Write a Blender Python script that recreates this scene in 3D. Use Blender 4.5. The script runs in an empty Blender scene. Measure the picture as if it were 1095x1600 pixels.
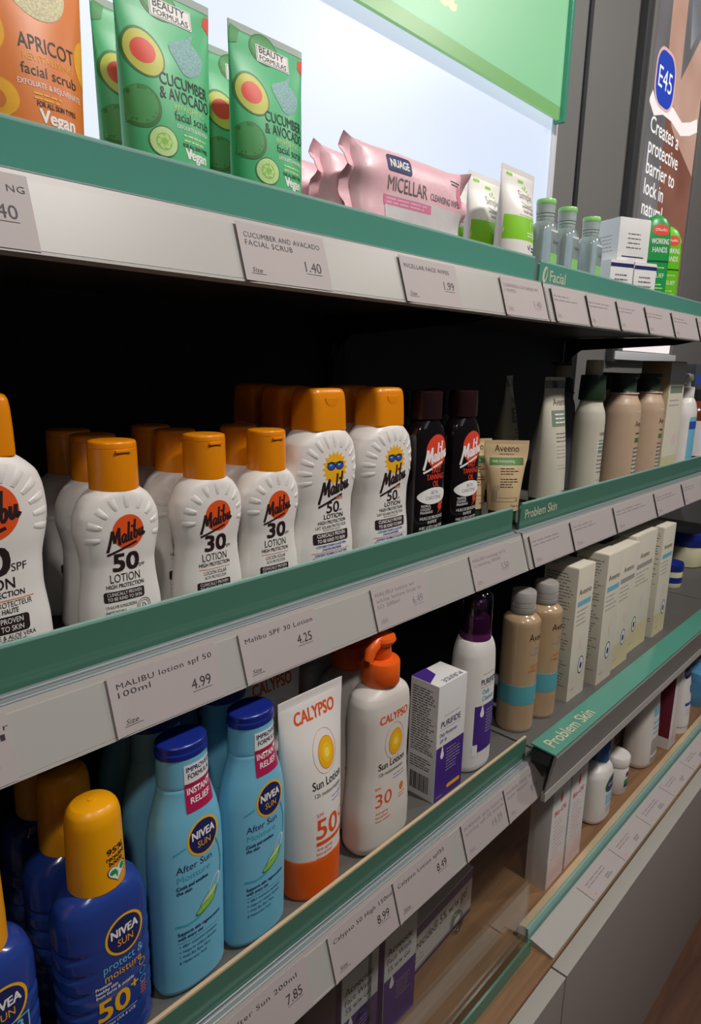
import bpy, bmesh, math, random
from mathutils import Vector, Matrix
S = bpy.context.scene
COL = S.collection
R = math.radians
H = 1.10                                   # height of the eye above the shop floor (m)

# ---------------------------------------------------------------- camera, world, lights, exposure
cam_d = bpy.data.cameras.new('camera'); cam = bpy.data.objects.new('camera', cam_d); COL.objects.link(cam)
cam_d.sensor_fit = 'VERTICAL'; cam_d.sensor_height = 36; cam_d.sensor_width = 36
cam_d.lens = 1040 / 1600 * 36; cam_d.clip_start = 0.02
rt = Vector((0.68619781, -0.72706988, 0.02240418))
dn = Vector((-0.14265782, -0.16471222, -0.97597061))
fw = Vector((0.71328908, 0.66651277, -0.21674737))
cm = Matrix((rt, -dn, -fw)).transposed().to_4x4()
cm.translation = Vector((0, 0, H)); cam.matrix_world = cm
S.camera = cam
S.view_settings.view_transform = 'Standard'; S.view_settings.look = 'None'
S.view_settings.exposure = 0.0; S.view_settings.gamma = 1.0; S.view_settings.use_curve_mapping = False
S.cycles.use_denoising = True; S.cycles.max_bounces = 8; S.cycles.transparent_max_bounces = 16
S.cycles.sample_clamp_indirect = 4.0
W = bpy.data.worlds.new('shop_ambience'); S.world = W; W.use_nodes = True
W.node_tree.nodes['Background'].inputs[0].default_value = (0.80, 0.90, 1.0, 1)
W.node_tree.nodes['Background'].inputs[1].default_value = 0.038

def area(name, loc, tgt, size, power, col=(1, 0.95, 0.9)):
    l = bpy.data.lights.new(name, 'AREA'); l.size = size; l.energy = power; l.color = col; l.shape = 'DISK'
    o = bpy.data.objects.new(name, l); COL.objects.link(o); o.location = loc
    o.rotation_euler = (Vector(tgt) - Vector(loc)).to_track_quat('-Z', 'Y').to_euler()
    return o
area('track_spot', (0.70, -0.46, H + 1.15), (0.55, 0.4, H - .2), 0.11, 15.5)
area('track_spot', (-0.40, -0.50, H + 1.15), (0.35, 0.4, H - .2), 0.11, 5)
area('track_spot', (1.95, -0.46, H + 1.15), (1.5, 0.5, H - .1), 0.11, 8.5)
area('aisle_panel_light', (0.6, -1.7, H + 1.5), (0.6, 0.5, H - .3), 0.9, 1.6, (.95, .97, 1))

# ---------------------------------------------------------------- materials
def lin(h):
    h = h.lstrip('#'); r = []
    for i in (0, 2, 4):
        c = int(h[i:i + 2], 16) / 255
        r.append(c / 12.92 if c <= 0.04045 else ((c + 0.055) / 1.055) ** 2.4)
    return (*r, 1)
MATS = {}
def mat(name, hexc, rough=0.45, metal=0.0, spec=0.5, var=0.0, scale=60, trans=0.0, coat=0.0, emit=0.0, bump=0.0, sss=0.0):
    if name in MATS: return MATS[name]
    m = bpy.data.materials.new(name); m.use_nodes = True
    nt = m.node_tree; b = nt.nodes['Principled BSDF']; c = lin(hexc)
    b.inputs['Base Color'].default_value = c
    b.inputs['Roughness'].default_value = rough; b.inputs['Metallic'].default_value = metal
    b.inputs['Specular IOR Level'].default_value = spec
    b.inputs['Transmission Weight'].default_value = trans
    b.inputs['Coat Weight'].default_value = coat
    if emit:
        b.inputs['Emission Color'].default_value = c; b.inputs['Emission Strength'].default_value = emit
    if var or bump:
        tc = nt.nodes.new('ShaderNodeTexCoord'); n = nt.nodes.new('ShaderNodeTexNoise')
        n.inputs['Scale'].default_value = scale; n.inputs['Detail'].default_value = 5
        nt.links.new(tc.outputs['Object'], n.inputs['Vector'])
        if var:
            r = nt.nodes.new('ShaderNodeValToRGB')
            r.color_ramp.elements[0].position = .3; r.color_ramp.elements[1].position = .7
            r.color_ramp.elements[0].color = tuple(x * (1 - var) for x in c[:3]) + (1,)
            r.color_ramp.elements[1].color = tuple(min(1, x * (1 + var)) for x in c[:3]) + (1,)
            nt.links.new(n.outputs['Fac'], r.inputs['Fac']); nt.links.new(r.outputs['Color'], b.inputs['Base Color'])
        if bump:
            bp = nt.nodes.new('ShaderNodeBump'); bp.inputs['Strength'].default_value = bump; bp.inputs['Distance'].default_value = .002
            nt.links.new(n.outputs['Fac'], bp.inputs['Height']); nt.links.new(bp.outputs['Normal'], b.inputs['Normal'])
    MATS[name] = m; return m
def wood(name, a, b_, sc=(3, 40, 40), rough=.45):
    m = bpy.data.materials.new(name); m.use_nodes = True; nt = m.node_tree; b = nt.nodes['Principled BSDF']
    tc = nt.nodes.new('ShaderNodeTexCoord'); mp = nt.nodes.new('ShaderNodeMapping'); mp.inputs['Scale'].default_value = sc
    n = nt.nodes.new('ShaderNodeTexNoise'); n.inputs['Scale'].default_value = 1.5; n.inputs['Detail'].default_value = 8; n.inputs['Distortion'].default_value = .6
    r = nt.nodes.new('ShaderNodeValToRGB'); r.color_ramp.elements[0].color = lin(a); r.color_ramp.elements[1].color = lin(b_)
    r.color_ramp.elements[0].position = .32; r.color_ramp.elements[1].position = .68
    L = nt.links.new
    L(tc.outputs['Object'], mp.inputs['Vector']); L(mp.outputs['Vector'], n.inputs['Vector']); L(n.outputs['Fac'], r.inputs['Fac']); L(r.outputs['Color'], b.inputs['Base Color'])
    b.inputs['Roughness'].default_value = rough
    MATS[name] = m; return m
def clear(name, tint='#f4fbf8', refl=0.06, rough=0.02):
    m = bpy.data.materials.new(name); m.use_nodes = True; nt = m.node_tree; nt.nodes.clear()
    o = nt.nodes.new('ShaderNodeOutputMaterial'); t = nt.nodes.new('ShaderNodeBsdfTransparent'); g = nt.nodes.new('ShaderNodeBsdfGlossy')
    t.inputs[0].default_value = lin(tint); g.inputs['Roughness'].default_value = rough
    lw = nt.nodes.new('ShaderNodeLayerWeight'); lw.inputs[0].default_value = .5
    pw = nt.nodes.new('ShaderNodeMath'); pw.operation = 'POWER'; pw.inputs[1].default_value = 5
    ma = nt.nodes.new('ShaderNodeMath'); ma.operation = 'MULTIPLY_ADD'; ma.inputs[1].default_value = 1 - refl; ma.inputs[2].default_value = refl
    mx = nt.nodes.new('ShaderNodeMixShader'); L = nt.links.new
    L(lw.outputs['Facing'], pw.inputs[0]); L(pw.outputs[0], ma.inputs[0])
    L(ma.outputs[0], mx.inputs[0]); L(t.outputs[0], mx.inputs[1]); L(g.outputs[0], mx.inputs[2]); L(mx.outputs[0], o.inputs[0])
    MATS[name] = m; return m
def glow(name, hexc, strength, hex2=None, scale=(1, 1, 1)):
    m = bpy.data.materials.new(name); m.use_nodes = True; nt = m.node_tree; b = nt.nodes['Principled BSDF']
    b.inputs['Base Color'].default_value = tuple(x * .3 for x in lin(hexc)[:3]) + (1,); b.inputs['Roughness'].default_value = .35
    b.inputs['Emission Color'].default_value = lin(hexc); b.inputs['Emission Strength'].default_value = strength
    if hex2:
        tc = nt.nodes.new('ShaderNodeTexCoord'); mp = nt.nodes.new('ShaderNodeMapping'); mp.inputs['Scale'].default_value = scale
        n = nt.nodes.new('ShaderNodeTexNoise'); n.inputs['Scale'].default_value = 2; n.inputs['Detail'].default_value = 1
        r = nt.nodes.new('ShaderNodeValToRGB'); r.color_ramp.elements[0].color = lin(hexc); r.color_ramp.elements[1].color = lin(hex2)
        r.color_ramp.elements[0].position = .35; r.color_ramp.elements[1].position = .65
        L = nt.links.new
        L(tc.outputs['Object'], mp.inputs['Vector']); L(mp.outputs['Vector'], n.inputs['Vector']); L(n.outputs['Fac'], r.inputs['Fac'])
        L(r.outputs['Color'], b.inputs['Emission Color'])
    MATS[name] = m; return m

WHITE = mat('white_plastic', '#eae5e0', .38, var=.015, scale=30)
WHITE2 = mat('warm_white_plastic', '#e2dad2', .4, var=.015, scale=30)
ORANGE = mat('orange_cap_plastic', '#e88a08', .3, var=.03, scale=30)
RORANGE = mat('red_orange_plastic', '#f0621a', .32, var=.03, scale=30)
INK = mat('dark_brown_ink', '#2c1a1c', .5)
BLACK = mat('black_ink', '#151515', .5)
DISC = mat('orange_red_ink', '#e8541a', .5)
OLINE = mat('orange_line_ink', '#d97a30', .5)
WINK = mat('white_ink', '#f2efec', .5)
NAVY = mat('navy_ink', '#1c2560', .5)
BLUEINK = mat('blue_ink', '#2c4fae', .5)
GREYINK = mat('grey_ink', '#6f6a68', .5)
LGREYINK = mat('light_grey_ink', '#a9a29e', .5)
YELLOW = mat('yellow_ink', '#f6b417', .5)
SUNY = mat('pale_sun_ink', '#ffe65a', .5)
DARKPL = mat('glossy_dark_plastic', '#150d10', .12, coat=.4, var=.05)
DKBROWN = mat('dark_brown_cap', '#281314', .25, var=.05)
REDINK = mat('red_ink', '#e0432a', .5)
SKYPL = mat('sky_blue_plastic', '#79c1de', .35, var=.02, scale=30)
NAVYPL = mat('navy_cap_plastic', '#1a2c86', .3, var=.03)
BLUEPL = mat('deep_blue_plastic', '#28418f', .2, coat=.3, var=.04)
YELLOWPL = mat('yellow_cap_plastic', '#f5a70c', .33, var=.03)
MAGENTA = mat('magenta_sticker', '#b91e56', .45)
TEALINK = mat('teal_ink', '#3aa9c0', .5)
PURPLE = mat('purple_ink', '#4a2a86', .45)
PLUM = mat('plum_plastic', '#5c2457', .3, var=.03)
CREAMPL = mat('cream_plastic', '#cdbfa9', .4, var=.02)
TANPL = mat('tan_plastic', '#c7ab92', .4, var=.02)
BEIGE = mat('beige_tube', '#d9bd92', .42, var=.02)
PALETUBE = mat('pale_grey_tube', '#cfc9b8', .42, var=.02)
DGREEN = mat('dark_green_cap', '#2c3f2c', .35, var=.04)
GREENINK = mat('olive_green_ink', '#4c7a34', .5)
SAGE = mat('sage_ink', '#7c8a7a', .5)
LOTIONLIQ = mat('peach_lotion_in_clear_bottle', '#bb9d7b', .18, coat=.5, var=.02)
AQUALBL = mat('aqua_label', '#5ba6b1', .35)
FROST = mat('frosted_cap', '#b9b4af', .3, var=.03, trans=.15)
FROSTL = mat('pale_frosted_cap', '#c3cfca', .25, var=.02, trans=.35)
TANCARTON = mat('tan_carton', '#c9b591', .5, var=.02)
CARTON = mat('ivory_carton', '#e4dccb', .5, var=.015, scale=40)
CARTONY = mat('straw_carton', '#d9cfa6', .5, var=.04, scale=20)
WCARTON = mat('white_carton', '#e6e3e2', .45, var=.015, scale=40)
PINKCARTON = mat('pink_white_carton', '#ecd6d2', .3, var=.03)
OGREEN = mat('mint_green_tube', '#4cb87a', .42, coat=.0, var=.03, scale=25)
APRI = mat('apricot_orange_tube', '#e07c30', .42, coat=.0, var=.03, scale=25)
CLEARSEAL = mat('pale_tube_seal', '#b9c6bd', .3)
AVOY = mat('avocado_flesh_ink', '#c8c850', .5)
AVOD = mat('avocado_skin_ink', '#3f7a3c', .5)
AVOG = mat('avocado_green_ink', '#4d9d57', .5)
STONE = mat('scrub_smear_ink', '#8fb5b4', .7, var=.25, scale=900)
CREAMSCRUB = mat('cream_smear_ink', '#d8cfa8', .7, var=.25, scale=900)
CUCL = mat('cucumber_flesh_ink', '#c4e39a', .5, var=.06, scale=400)
CUCC = mat('cucumber_core_ink', '#93cf52', .5, var=.2, scale=700)
APRY = mat('apricot_skin_ink', '#f2ae28', .5, var=.08, scale=120)
PINK = mat('pink_film', '#ecbcc5', .38, coat=.0, var=.03, bump=.35, scale=55)
HOTPINK = mat('pink_band_ink', '#de7fa0', .4)
SILVERFILM = mat('pale_film', '#d8d2d2', .25, var=.05, bump=.3, scale=60)
LIME = mat('lime_ink', '#83c81c', .45)
LIMEPL = mat('light_green_plastic', '#93d37c', .35, var=.03)
CLEARPL = mat('clear_grey_plastic', '#b9c9c8', .1, coat=.4, var=.03, trans=.55)
OKGREEN = mat('bright_green_plastic', '#1f9a4c', .35, var=.03)
OKLIME = mat('yellow_green_plastic', '#6cc51f', .35, var=.03)
AMBER = mat('amber_plastic', '#6b3410', .2, coat=.3, var=.05)
JARBODY = mat('pale_yellow_jelly_jar', '#d8d2b0', .25, coat=.3, var=.03)
MAROON = mat('maroon_carton', '#6e1630', .4, var=.03)
FOIL = mat('blue_foil', '#5f9ccc', .2, coat=.3, var=.25, scale=35)
SALMON = mat('salmon_ink', '#e08a80', .5)
# fixtures
RAILW = mat('white_rail_plastic', '#b5b0ab', .42, var=.01, scale=8)
INSERT = mat('white_rail_insert', '#b0ada8', .4, var=.01, scale=8)
PAPER = mat('ticket_paper', '#b4a9a8', .6, var=.01, scale=40)
TICKINK = mat('ticket_ink', '#3a3436', .6)
TICKFAINT = mat('faded_ticket_ink', '#8d8386', .6)
LIPG = mat('grey_metal_lip', '#8a9194', .4, metal=.15, var=.03, scale=10)
SHELFG = mat('dark_grey_shelf_paint', '#5d5b58', .5, var=.03, scale=30)
BLK = mat('black_metal_paint', '#26262a', .55, var=.06, scale=6)
BLK2 = mat('charcoal_metal_paint', '#474a54', .55, var=.05, scale=6)
RISER = mat('sea_green_acrylic', '#559584', .13, spec=.5, var=.02, scale=6)
RISER_SHADED = mat('shaded_sea_green_acrylic', '#4c7a68', .13, spec=.5, var=.02, scale=6)  # same acrylic as RISER, darkened to paint in the shade of lower shelves
EDGE = mat('pale_riser_edge', '#cdb693', .35, var=.03)
EDGEC = mat('clear_riser_edge', '#8db8ac', .2)
CREAMINK = mat('cream_sign_ink', '#c6c4a8', .5)
AQUA = mat('aqua_acrylic', '#86b3aa', .18, var=.02, scale=8)
GREYW = mat('grey_wall_panel', '#7d7b79', .5, var=.02, scale=5)
DGREYW = mat('dark_grey_frame', '#3f4143', .45, var=.03)
DRAWG = mat('taupe_drawer_laminate', '#9a908d', .5, var=.015, scale=12)
DRAWW = mat('off_white_drawer_edge', '#aeaaa3', .45, var=.01, scale=12)
DECK = wood('oak_deck', '#755539', '#916c4a', (4, 60, 60))
FLOORM = wood('brown_plank_floor', '#4c3226', '#6e4a38', (2.5, 22, 22), .5)
CEILM = mat('white_ceiling_tile', '#c8c8c8', .8, var=.02, scale=4)
ACRYL = clear('clear_acrylic', '#fafcfb')
ACRYLE = clear('clear_acrylic_edge', '#dfe8e4', .18)
CAPCLEAR = clear('clear_overcap', '#b5a6ba', .10, .08)
LIGHTW = glow('backlit_white_acrylic', '#d6e1f8', .84, '#e4ecfb', (.7, .7, 1.2))
LIGHTF = mat('white_light_frame', '#dfe0e4', .4)
SIGNG = glow('backlit_green_acrylic', '#8fcf9d', .74, '#86c894', (.8, .8, .8))
SIGNB = glow('olive_green_acrylic_band', '#7db36d', .72)  # darker olive border band along the foot of the sign
SIGNE = mat('green_acrylic_edge', '#4d9c84', .2)

# ---------------------------------------------------------------- mesh helpers
def rnd(*a): return random.Random(repr(a))
class MB:
    """collects shapes with their materials and links them as ONE mesh object"""
    def __init__(s): s.v = []; s.f = []; s.fm = []; s.fs = []; s.mats = []
    def mi(s, m):
        if m not in s.mats: s.mats.append(m)
        return s.mats.index(m)
    def add(s, vs, fs, m, smooth=True, M=None):
        o = len(s.v); k = s.mi(m)
        s.v += [tuple(M @ Vector(p)) if M else tuple(p) for p in vs]
        for f in fs: s.f.append(tuple(i + o for i in f)); s.fm.append(k); s.fs.append(smooth)
        return s
    def addbm(s, bm, m, smooth=True, M=None):
        bm.verts.index_update()
        s.add([v.co[:] for v in bm.verts], [[v.index for v in f.verts] for f in bm.faces], m, smooth, M); bm.free(); return s
    def box(s, x0, x1, y0, y1, z0, z1, m, bev=0.0, seg=2, M=None):
        bm = bmesh.new(); bmesh.ops.create_cube(bm, size=1)
        for v in bm.verts: v.co = Vector(((x0 + x1) / 2 + v.co.x * (x1 - x0), (y0 + y1) / 2 + v.co.y * (y1 - y0), (z0 + z1) / 2 + v.co.z * (z1 - z0)))
        if bev: bmesh.ops.bevel(bm, geom=bm.edges[:], offset=bev, segments=seg, affect='EDGES', profile=.7)
        return s.addbm(bm, m, bool(bev), M)
    def rings(s, rings, m, cap0=True, cap1=True, smooth=True, M=None):
        n = len(rings[0]); vs = [p for r in rings for p in r]; fs = []
        for i in range(len(rings) - 1):
            for j in range(n):
                k = (j + 1) % n; fs.append((i * n + j, i * n + k, (i + 1) * n + k, (i + 1) * n + j))
        if cap0: fs.append(tuple(reversed(range(n))))
        if cap1: fs.append(tuple(range((len(rings) - 1) * n, len(rings) * n)))
        return s.add(vs, fs, m, smooth, M)
    def lathe(s, prof, m, N=40, cx=0, cy=0, cap0=True, cap1=True, M=None):
        return s.rings([[(cx + r * math.cos(2 * math.pi * j / N), cy + r * math.sin(2 * math.pi * j / N), z) for j in range(N)] for r, z in prof], m, cap0, cap1, True, M)
    def prism(s, poly, x0, x1, m, smooth=False):
        """a profile in (y, z) pulled along x"""
        n = len(poly); vs = [(x0, y, z) for y, z in poly] + [(x1, y, z) for y, z in poly]
        fs = [(j, (j + 1) % n, n + (j + 1) % n, n + j) for j in range(n)] + [tuple(reversed(range(n))), tuple(range(n, 2 * n))]
        return s.add(vs, fs, m, smooth)
    def tube(s, path, rad, m, N=20, flat=1.0):
        P = [Vector(p) for p in path]; rs = []
        for i, p in enumerate(P):
            t = (P[min(i + 1, len(P) - 1)] - P[max(i - 1, 0)]).normalized()
            a = t.cross(Vector((0, 1, 0)))
            if a.length < 1e-3: a = Vector((1, 0, 0))
            a.normalize(); b = a.cross(t).normalized()
            rs.append([tuple(p + a * math.cos(2 * math.pi * j / N) * rad[i] * flat + b * math.sin(2 * math.pi * j / N) * rad[i]) for j in range(N)])
        return s.rings(rs, m)
    def torus(s, c, r, q, m, N=32, n=10, sx=1.0, axis='y'):
        vs = []; fs = []
        for i in range(N):
            a = 2 * math.pi * i / N
            for j in range(n):
                b = 2 * math.pi * j / n; rr = r + q * math.cos(b)
                vs.append((c[0] + sx * rr * math.cos(a), c[1] + q * math.sin(b), c[2] + rr * math.sin(a)) if axis == 'y' else (c[0] + rr * math.cos(a), c[1] + rr * math.sin(a), c[2] + q * math.sin(b)))
        for i in range(N):
            for j in range(n):
                fs.append((i * n + j, i * n + (j + 1) % n, ((i + 1) % N) * n + (j + 1) % n, ((i + 1) % N) * n + j))
        return s.add(vs, fs, m)
    def build(s, name, parent=None):
        me = bpy.data.meshes.new(name); me.from_pydata(s.v, [], s.f)
        for m in s.mats: me.materials.append(m)
        me.polygons.foreach_set('material_index', s.fm); me.polygons.foreach_set('use_smooth', s.fs)
        bm = bmesh.new(); bm.from_mesh(me)
        for e in bm.edges:
            if len(e.link_faces) == 2 and e.calc_face_angle(0) > 0.7: e.smooth = False
        bm.to_mesh(me); bm.free(); me.update()
        o = bpy.data.objects.new(name, me); COL.objects.link(o)
        if parent: o.parent = parent
        return o

def interp(keys, z):
    """monotone cubic through the keys (z, a, b, c...)"""
    n = len(keys)
    if z <= keys[0][0]: return keys[0][1:]
    if z >= keys[-1][0]: return keys[-1][1:]
    i = max(k for k in range(n - 1) if keys[k][0] <= z)
    out = []; h = keys[i + 1][0] - keys[i][0]; t = (z - keys[i][0]) / h
    for c in range(1, len(keys[0])):
        def sl(k): return (keys[k + 1][c] - keys[k][c]) / (keys[k + 1][0] - keys[k][0])
        def tan(k):
            if k == 0: return sl(0)
            if k == n - 1: return sl(n - 2)
            a, b = sl(k - 1), sl(k)
            return 0 if a * b <= 0 else 2 * a * b / (a + b)
        m0, m1 = tan(i), tan(i + 1); y0, y1 = keys[i][c], keys[i + 1][c]
        out.append((2 * t**3 - 3 * t * t + 1) * y0 + (t**3 - 2 * t * t + t) * h * m0 + (-2 * t**3 + 3 * t * t) * y1 + (t**3 - t * t) * h * m1)
    return out
class Loft:
    """a bottle or tube: keys (z, width, depth, squareness)"""
    def __init__(s, keys, N=64, steps=44, mod=None): s.k = keys; s.N = N; s.steps = steps; s.mod = mod
    def at(s, z):
        w, d, n = interp(s.k, z)
        if s.mod: w = w * s.mod(z)
        return w, d, n
    def ring(s, z):
        w, d, n = s.at(z); r = []
        for j in range(s.N):
            a = 2 * math.pi * j / s.N; c, q = math.cos(a), math.sin(a)
            r.append((w / 2 * math.copysign(abs(c) ** (2 / n), c), d / 2 * math.copysign(abs(q) ** (2 / n), q), z))
        return r
    def mesh(s, mb, m, cap0=True, cap1=True, extra=()):
        z0, z1 = s.k[0][0], s.k[-1][0]
        zs = sorted({round(z0 + (z1 - z0) * i / s.steps, 6) for i in range(s.steps + 1)} | {k[0] for k in s.k} | set(extra))
        mb.rings([s.ring(z) for z in zs], m, cap0, cap1); return mb
    def front(s, x, z, off=0):
        w, d, n = s.at(z); x = max(-w * .494, min(w * .494, x)); a = abs(2 * x / w)
        return (x, -d / 2 * (1 - a ** n) ** (1 / n) - off, z)
    def wrap(s, u, z, off=0):
        w, d, n = s.at(z); t = 2 * u / w
        return ((w / 2 + off) * math.sin(t), -(d / 2 + off) * math.cos(t), z)
def flat(y): return lambda x, z, off=0: (x, y - off, z)

_tc = {}
def glyphs(t, bold, shear, spc):
    k = (t, bold, shear, spc)
    if k not in _tc:
        c = bpy.data.curves.new('t', 'FONT'); c.body = t; c.size = 1; c.resolution_u = 3
        c.offset = bold; c.shear = shear; c.space_character = spc
        o = bpy.data.objects.new('t', c); me = bpy.data.meshes.new_from_object(o)
        vs = [(v.co.x, v.co.y) for v in me.vertices]; fs = [tuple(p.vertices) for p in me.polygons]
        bpy.data.objects.remove(o); bpy.data.curves.remove(c); bpy.data.meshes.remove(me)
        _tc[k] = (vs, fs)
    return _tc[k]
class Print:
    """ink on a surface, laid out flat in (x, z) metres and then wrapped on"""
    def __init__(s): s.e = []; s.l = 0
    def poly(s, vs, m, fs=None, lift=None, up=None):
        bb = (min(v[0] for v in vs), max(v[0] for v in vs), min(v[1] for v in vs), max(v[1] for v in vs)); lv = 1
        for e in s.e:
            q = e[4]
            if e[2] is not m and q[0] < bb[1] and q[1] > bb[0] and q[2] < bb[3] and q[3] > bb[2]: lv = max(lv, e[3] + 1)
        s.e.append((vs, fs or [tuple(range(len(vs)))], m, lv if up is None else up[0], bb, len(s.e) % 24 * 2e-6 if up is None else up[1])); return s
    def text(s, t, x, z, h, m, w=None, bold=0.0, shear=0.0, rot=0.0, align='C', spc=1.0):
        vs, fs = glyphs(t, 0.0, shear, spc)
        if not vs: return s
        xs = [v[0] for v in vs]; x0, x1 = min(xs), max(xs); k = h / .682
        sx = k if w is None else w / (x1 - x0)
        ox = {'C': (x0 + x1) / 2, 'L': x0, 'R': x1}[align]; c, q = math.cos(R(rot)), math.sin(R(rot))
        out = []
        for a, b in vs:
            a = (a - ox) * sx; b *= k; out.append((x + a * c - b * q, z + a * q + b * c))
        s.poly(out, m, fs); lv = s.e[-1][3]
        if bold > 0:                       # a heavier cut: the same letters overstruck, each pass a hair higher
            for n, (dx, dz) in enumerate(((bold, bold * .7), (bold, -bold * .7), (-bold, bold * .7), (-bold, -bold * .7))):
                s.poly([(a + dx * k, b + dz * k) for a, b in out], m, fs, up=(lv, .000012 * (n + 1)))
        return s
    def ell(s, x, z, rx, rz, m, N=40, rot=0):
        c, q = math.cos(R(rot)), math.sin(R(rot))
        return s.poly([(x + rx * math.cos(2 * math.pi * i / N) * c - rz * math.sin(2 * math.pi * i / N) * q, z + rx * math.cos(2 * math.pi * i / N) * q + rz * math.sin(2 * math.pi * i / N) * c) for i in range(N)], m)
    def ring(s, x, z, rx, rz, t, m, N=48, a0=0, a1=360):
        vs = []; fs = []
        for i in range(N + 1):
            a = R(a0 + (a1 - a0) * i / N); vs += [(x + rx * math.cos(a), z + rz * math.sin(a)), (x + (rx - t) * math.cos(a), z + (rz - t) * math.sin(a))]
        for i in range(N): fs.append((2 * i, 2 * i + 2, 2 * i + 3, 2 * i + 1))
        return s.poly(vs, m, fs)
    def rect(s, x, z, w, h, m, r=0.0, rot=0):
        P = []
        if r <= 0: P = [(-w / 2, -h / 2), (w / 2, -h / 2), (w / 2, h / 2), (-w / 2, h / 2)]
        else:
            for cx, cz, a0 in ((w / 2 - r, -h / 2 + r, -90), (w / 2 - r, h / 2 - r, 0), (-w / 2 + r, h / 2 - r, 90), (-w / 2 + r, -h / 2 + r, 180)):
                for i in range(6): a = R(a0 + 18 * i); P.append((cx + r * math.cos(a), cz + r * math.sin(a)))
        c, q = math.cos(R(rot)), math.sin(R(rot))
        return s.poly([(x + a * c - b * q, z + a * q + b * c) for a, b in P], m)
    def line(s, pts, t, m):
        vs = []; n = len(pts)
        for i, (x, z) in enumerate(pts):
            a, b = pts[max(i - 1, 0)], pts[min(i + 1, n - 1)]; dx, dz = b[0] - a[0], b[1] - a[1]; L = math.hypot(dx, dz) or 1
            vs += [(x - dz / L * t / 2, z + dx / L * t / 2), (x + dz / L * t / 2, z - dx / L * t / 2)]
        return s.poly(vs, m, [(2 * i, 2 * i + 1, 2 * i + 3, 2 * i + 2) for i in range(n - 1)])
    def greek(s, x, z, w, n, pitch, m, align='L', t=None, seed=0):
        """small print too fine to read: broken word-length dashes"""
        r = rnd(seed, n, w); t = t or pitch * .45
        for k in range(n):
            ww = w * r.uniform(.6, 1.0); a = x if align == 'L' else x - ww / 2; e = a + ww
            while a < e - w * .03:
                b = min(e, a + w * r.uniform(.08, .26)); s.rect((a + b) / 2, z - k * pitch, b - a, t, m); a = b + w * .035
        return s
    def apply(s, mb, f, grid=.0016, base=.00010, step=.00005, gz=.0025, M=None):
        for vs, fs, m, lay, _, lift in s.e:
            bm = bmesh.new(); bv = [bm.verts.new((x, z, 0)) for x, z in vs]
            for q in fs:
                try: bm.faces.new([bv[i] for i in q])
                except ValueError: pass
            xs = [v[0] for v in vs]; zs = [v[1] for v in vs]
            for g, lo, hi, no in ((grid, min(xs), max(xs), (1, 0, 0)), (gz, min(zs), max(zs), (0, 1, 0))):
                if not g: continue
                i = math.ceil(lo / g)
                while i * g < hi:
                    bmesh.ops.bisect_plane(bm, geom=bm.verts[:] + bm.edges[:] + bm.faces[:], dist=1e-7, plane_co=Vector(no) * (i * g), plane_no=no); i += 1
            off = base + step * lay + lift
            bm.normal_update()
            if bm.faces and sum(fc.normal.z * fc.calc_area() for fc in bm.faces) < 0: bmesh.ops.reverse_faces(bm, faces=bm.faces[:])
            for v in bm.verts: v.co = Vector(f(v.co.x, v.co.y, off))
            mb.addbm(bm, m, True, M)
        return mb
def wedge(mb, f, c, r0, r1, a, w, m, hgt=.0007):
    """one raised sun-ray moulded into a bottle's shoulder"""
    def P(r, o, off):
        x = c[0] + r * math.cos(a) - o * math.sin(a); z = c[1] + r * math.sin(a) + o * math.cos(a); return f(x, z, off)
    vs = []; n = 5
    for i in range(n):
        t = i / (n - 1); r = r0 + (r1 - r0) * t; ww = w * (.55 + .45 * t); e = math.sin(math.pi * min(max(t, .06), .94)) ** .5
        vs += [P(r, -ww / 2, -.0003), P(r, -ww * .28, hgt * e), P(r, ww * .28, hgt * e), P(r, ww / 2, -.0003)]
    fs = [(4 * i + j, 4 * i + j + 1, 4 * i + j + 5, 4 * i + j + 4) for i in range(n - 1) for j in range(3)]
    mb.add(vs, [tuple(reversed(q)) for q in fs], m)

# ---------------------------------------------------------------- objects
def thing(name, cat, label=None, loc=(0, 0, 0), rz=0, group=None):
    o = bpy.data.objects.new(name, None); COL.objects.link(o); o.empty_display_size = .02
    o['category'] = cat
    return put(o, loc, rz, label, group)
def put(o, loc, rz=0, label=None, group=None, tilt=0):
    o.location = (loc[0], loc[1], loc[2] + H); o.rotation_euler = (R(tilt), 0, R(rz))
    if label: o['label'] = label
    if group: o['group'] = group
    return o
def copy_tree(o, parent=None):
    c = o.copy(); COL.objects.link(c)
    if parent: c.parent = parent
    for ch in o.children: copy_tree(ch, c)
    return c
def dup(o, loc, rz=0, label=None, group=None, tilt=0): return put(copy_tree(o), loc, rz, label, group, tilt)
def struct(mb, name):
    o = mb.build(name); o['kind'] = 'structure'; o.location.z = H; return o

Y0 = .335                                   # front foot of the two upper price rails
Z1, Z2, Z3, ZD = .084, -.180, -.4244, -.680  # shelf floors and deck, measured from eye height
XB = .6465                                  # where the first bay ends
XE = 1.345                                  # where the second bay ends

# ---------------------------------------------------------------- the setting
m = MB(); m.box(-3, 5, -3, 1.2, -H - .1, -H, FLOORM); struct(m, 'floor')
m = MB(); m.box(-1.2, 4.2, .672, .75, -H, 1.9, GREYW); struct(m, 'wall_back')
m = MB(); m.box(1.352, 1.366, .668, .676, -.2, 1.9, BLK); struct(m, 'trim_1')
m = MB(); m.box(-3, 5, -3, .75, 1.9, 2.0, CEILM); struct(m, 'ceiling')

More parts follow.
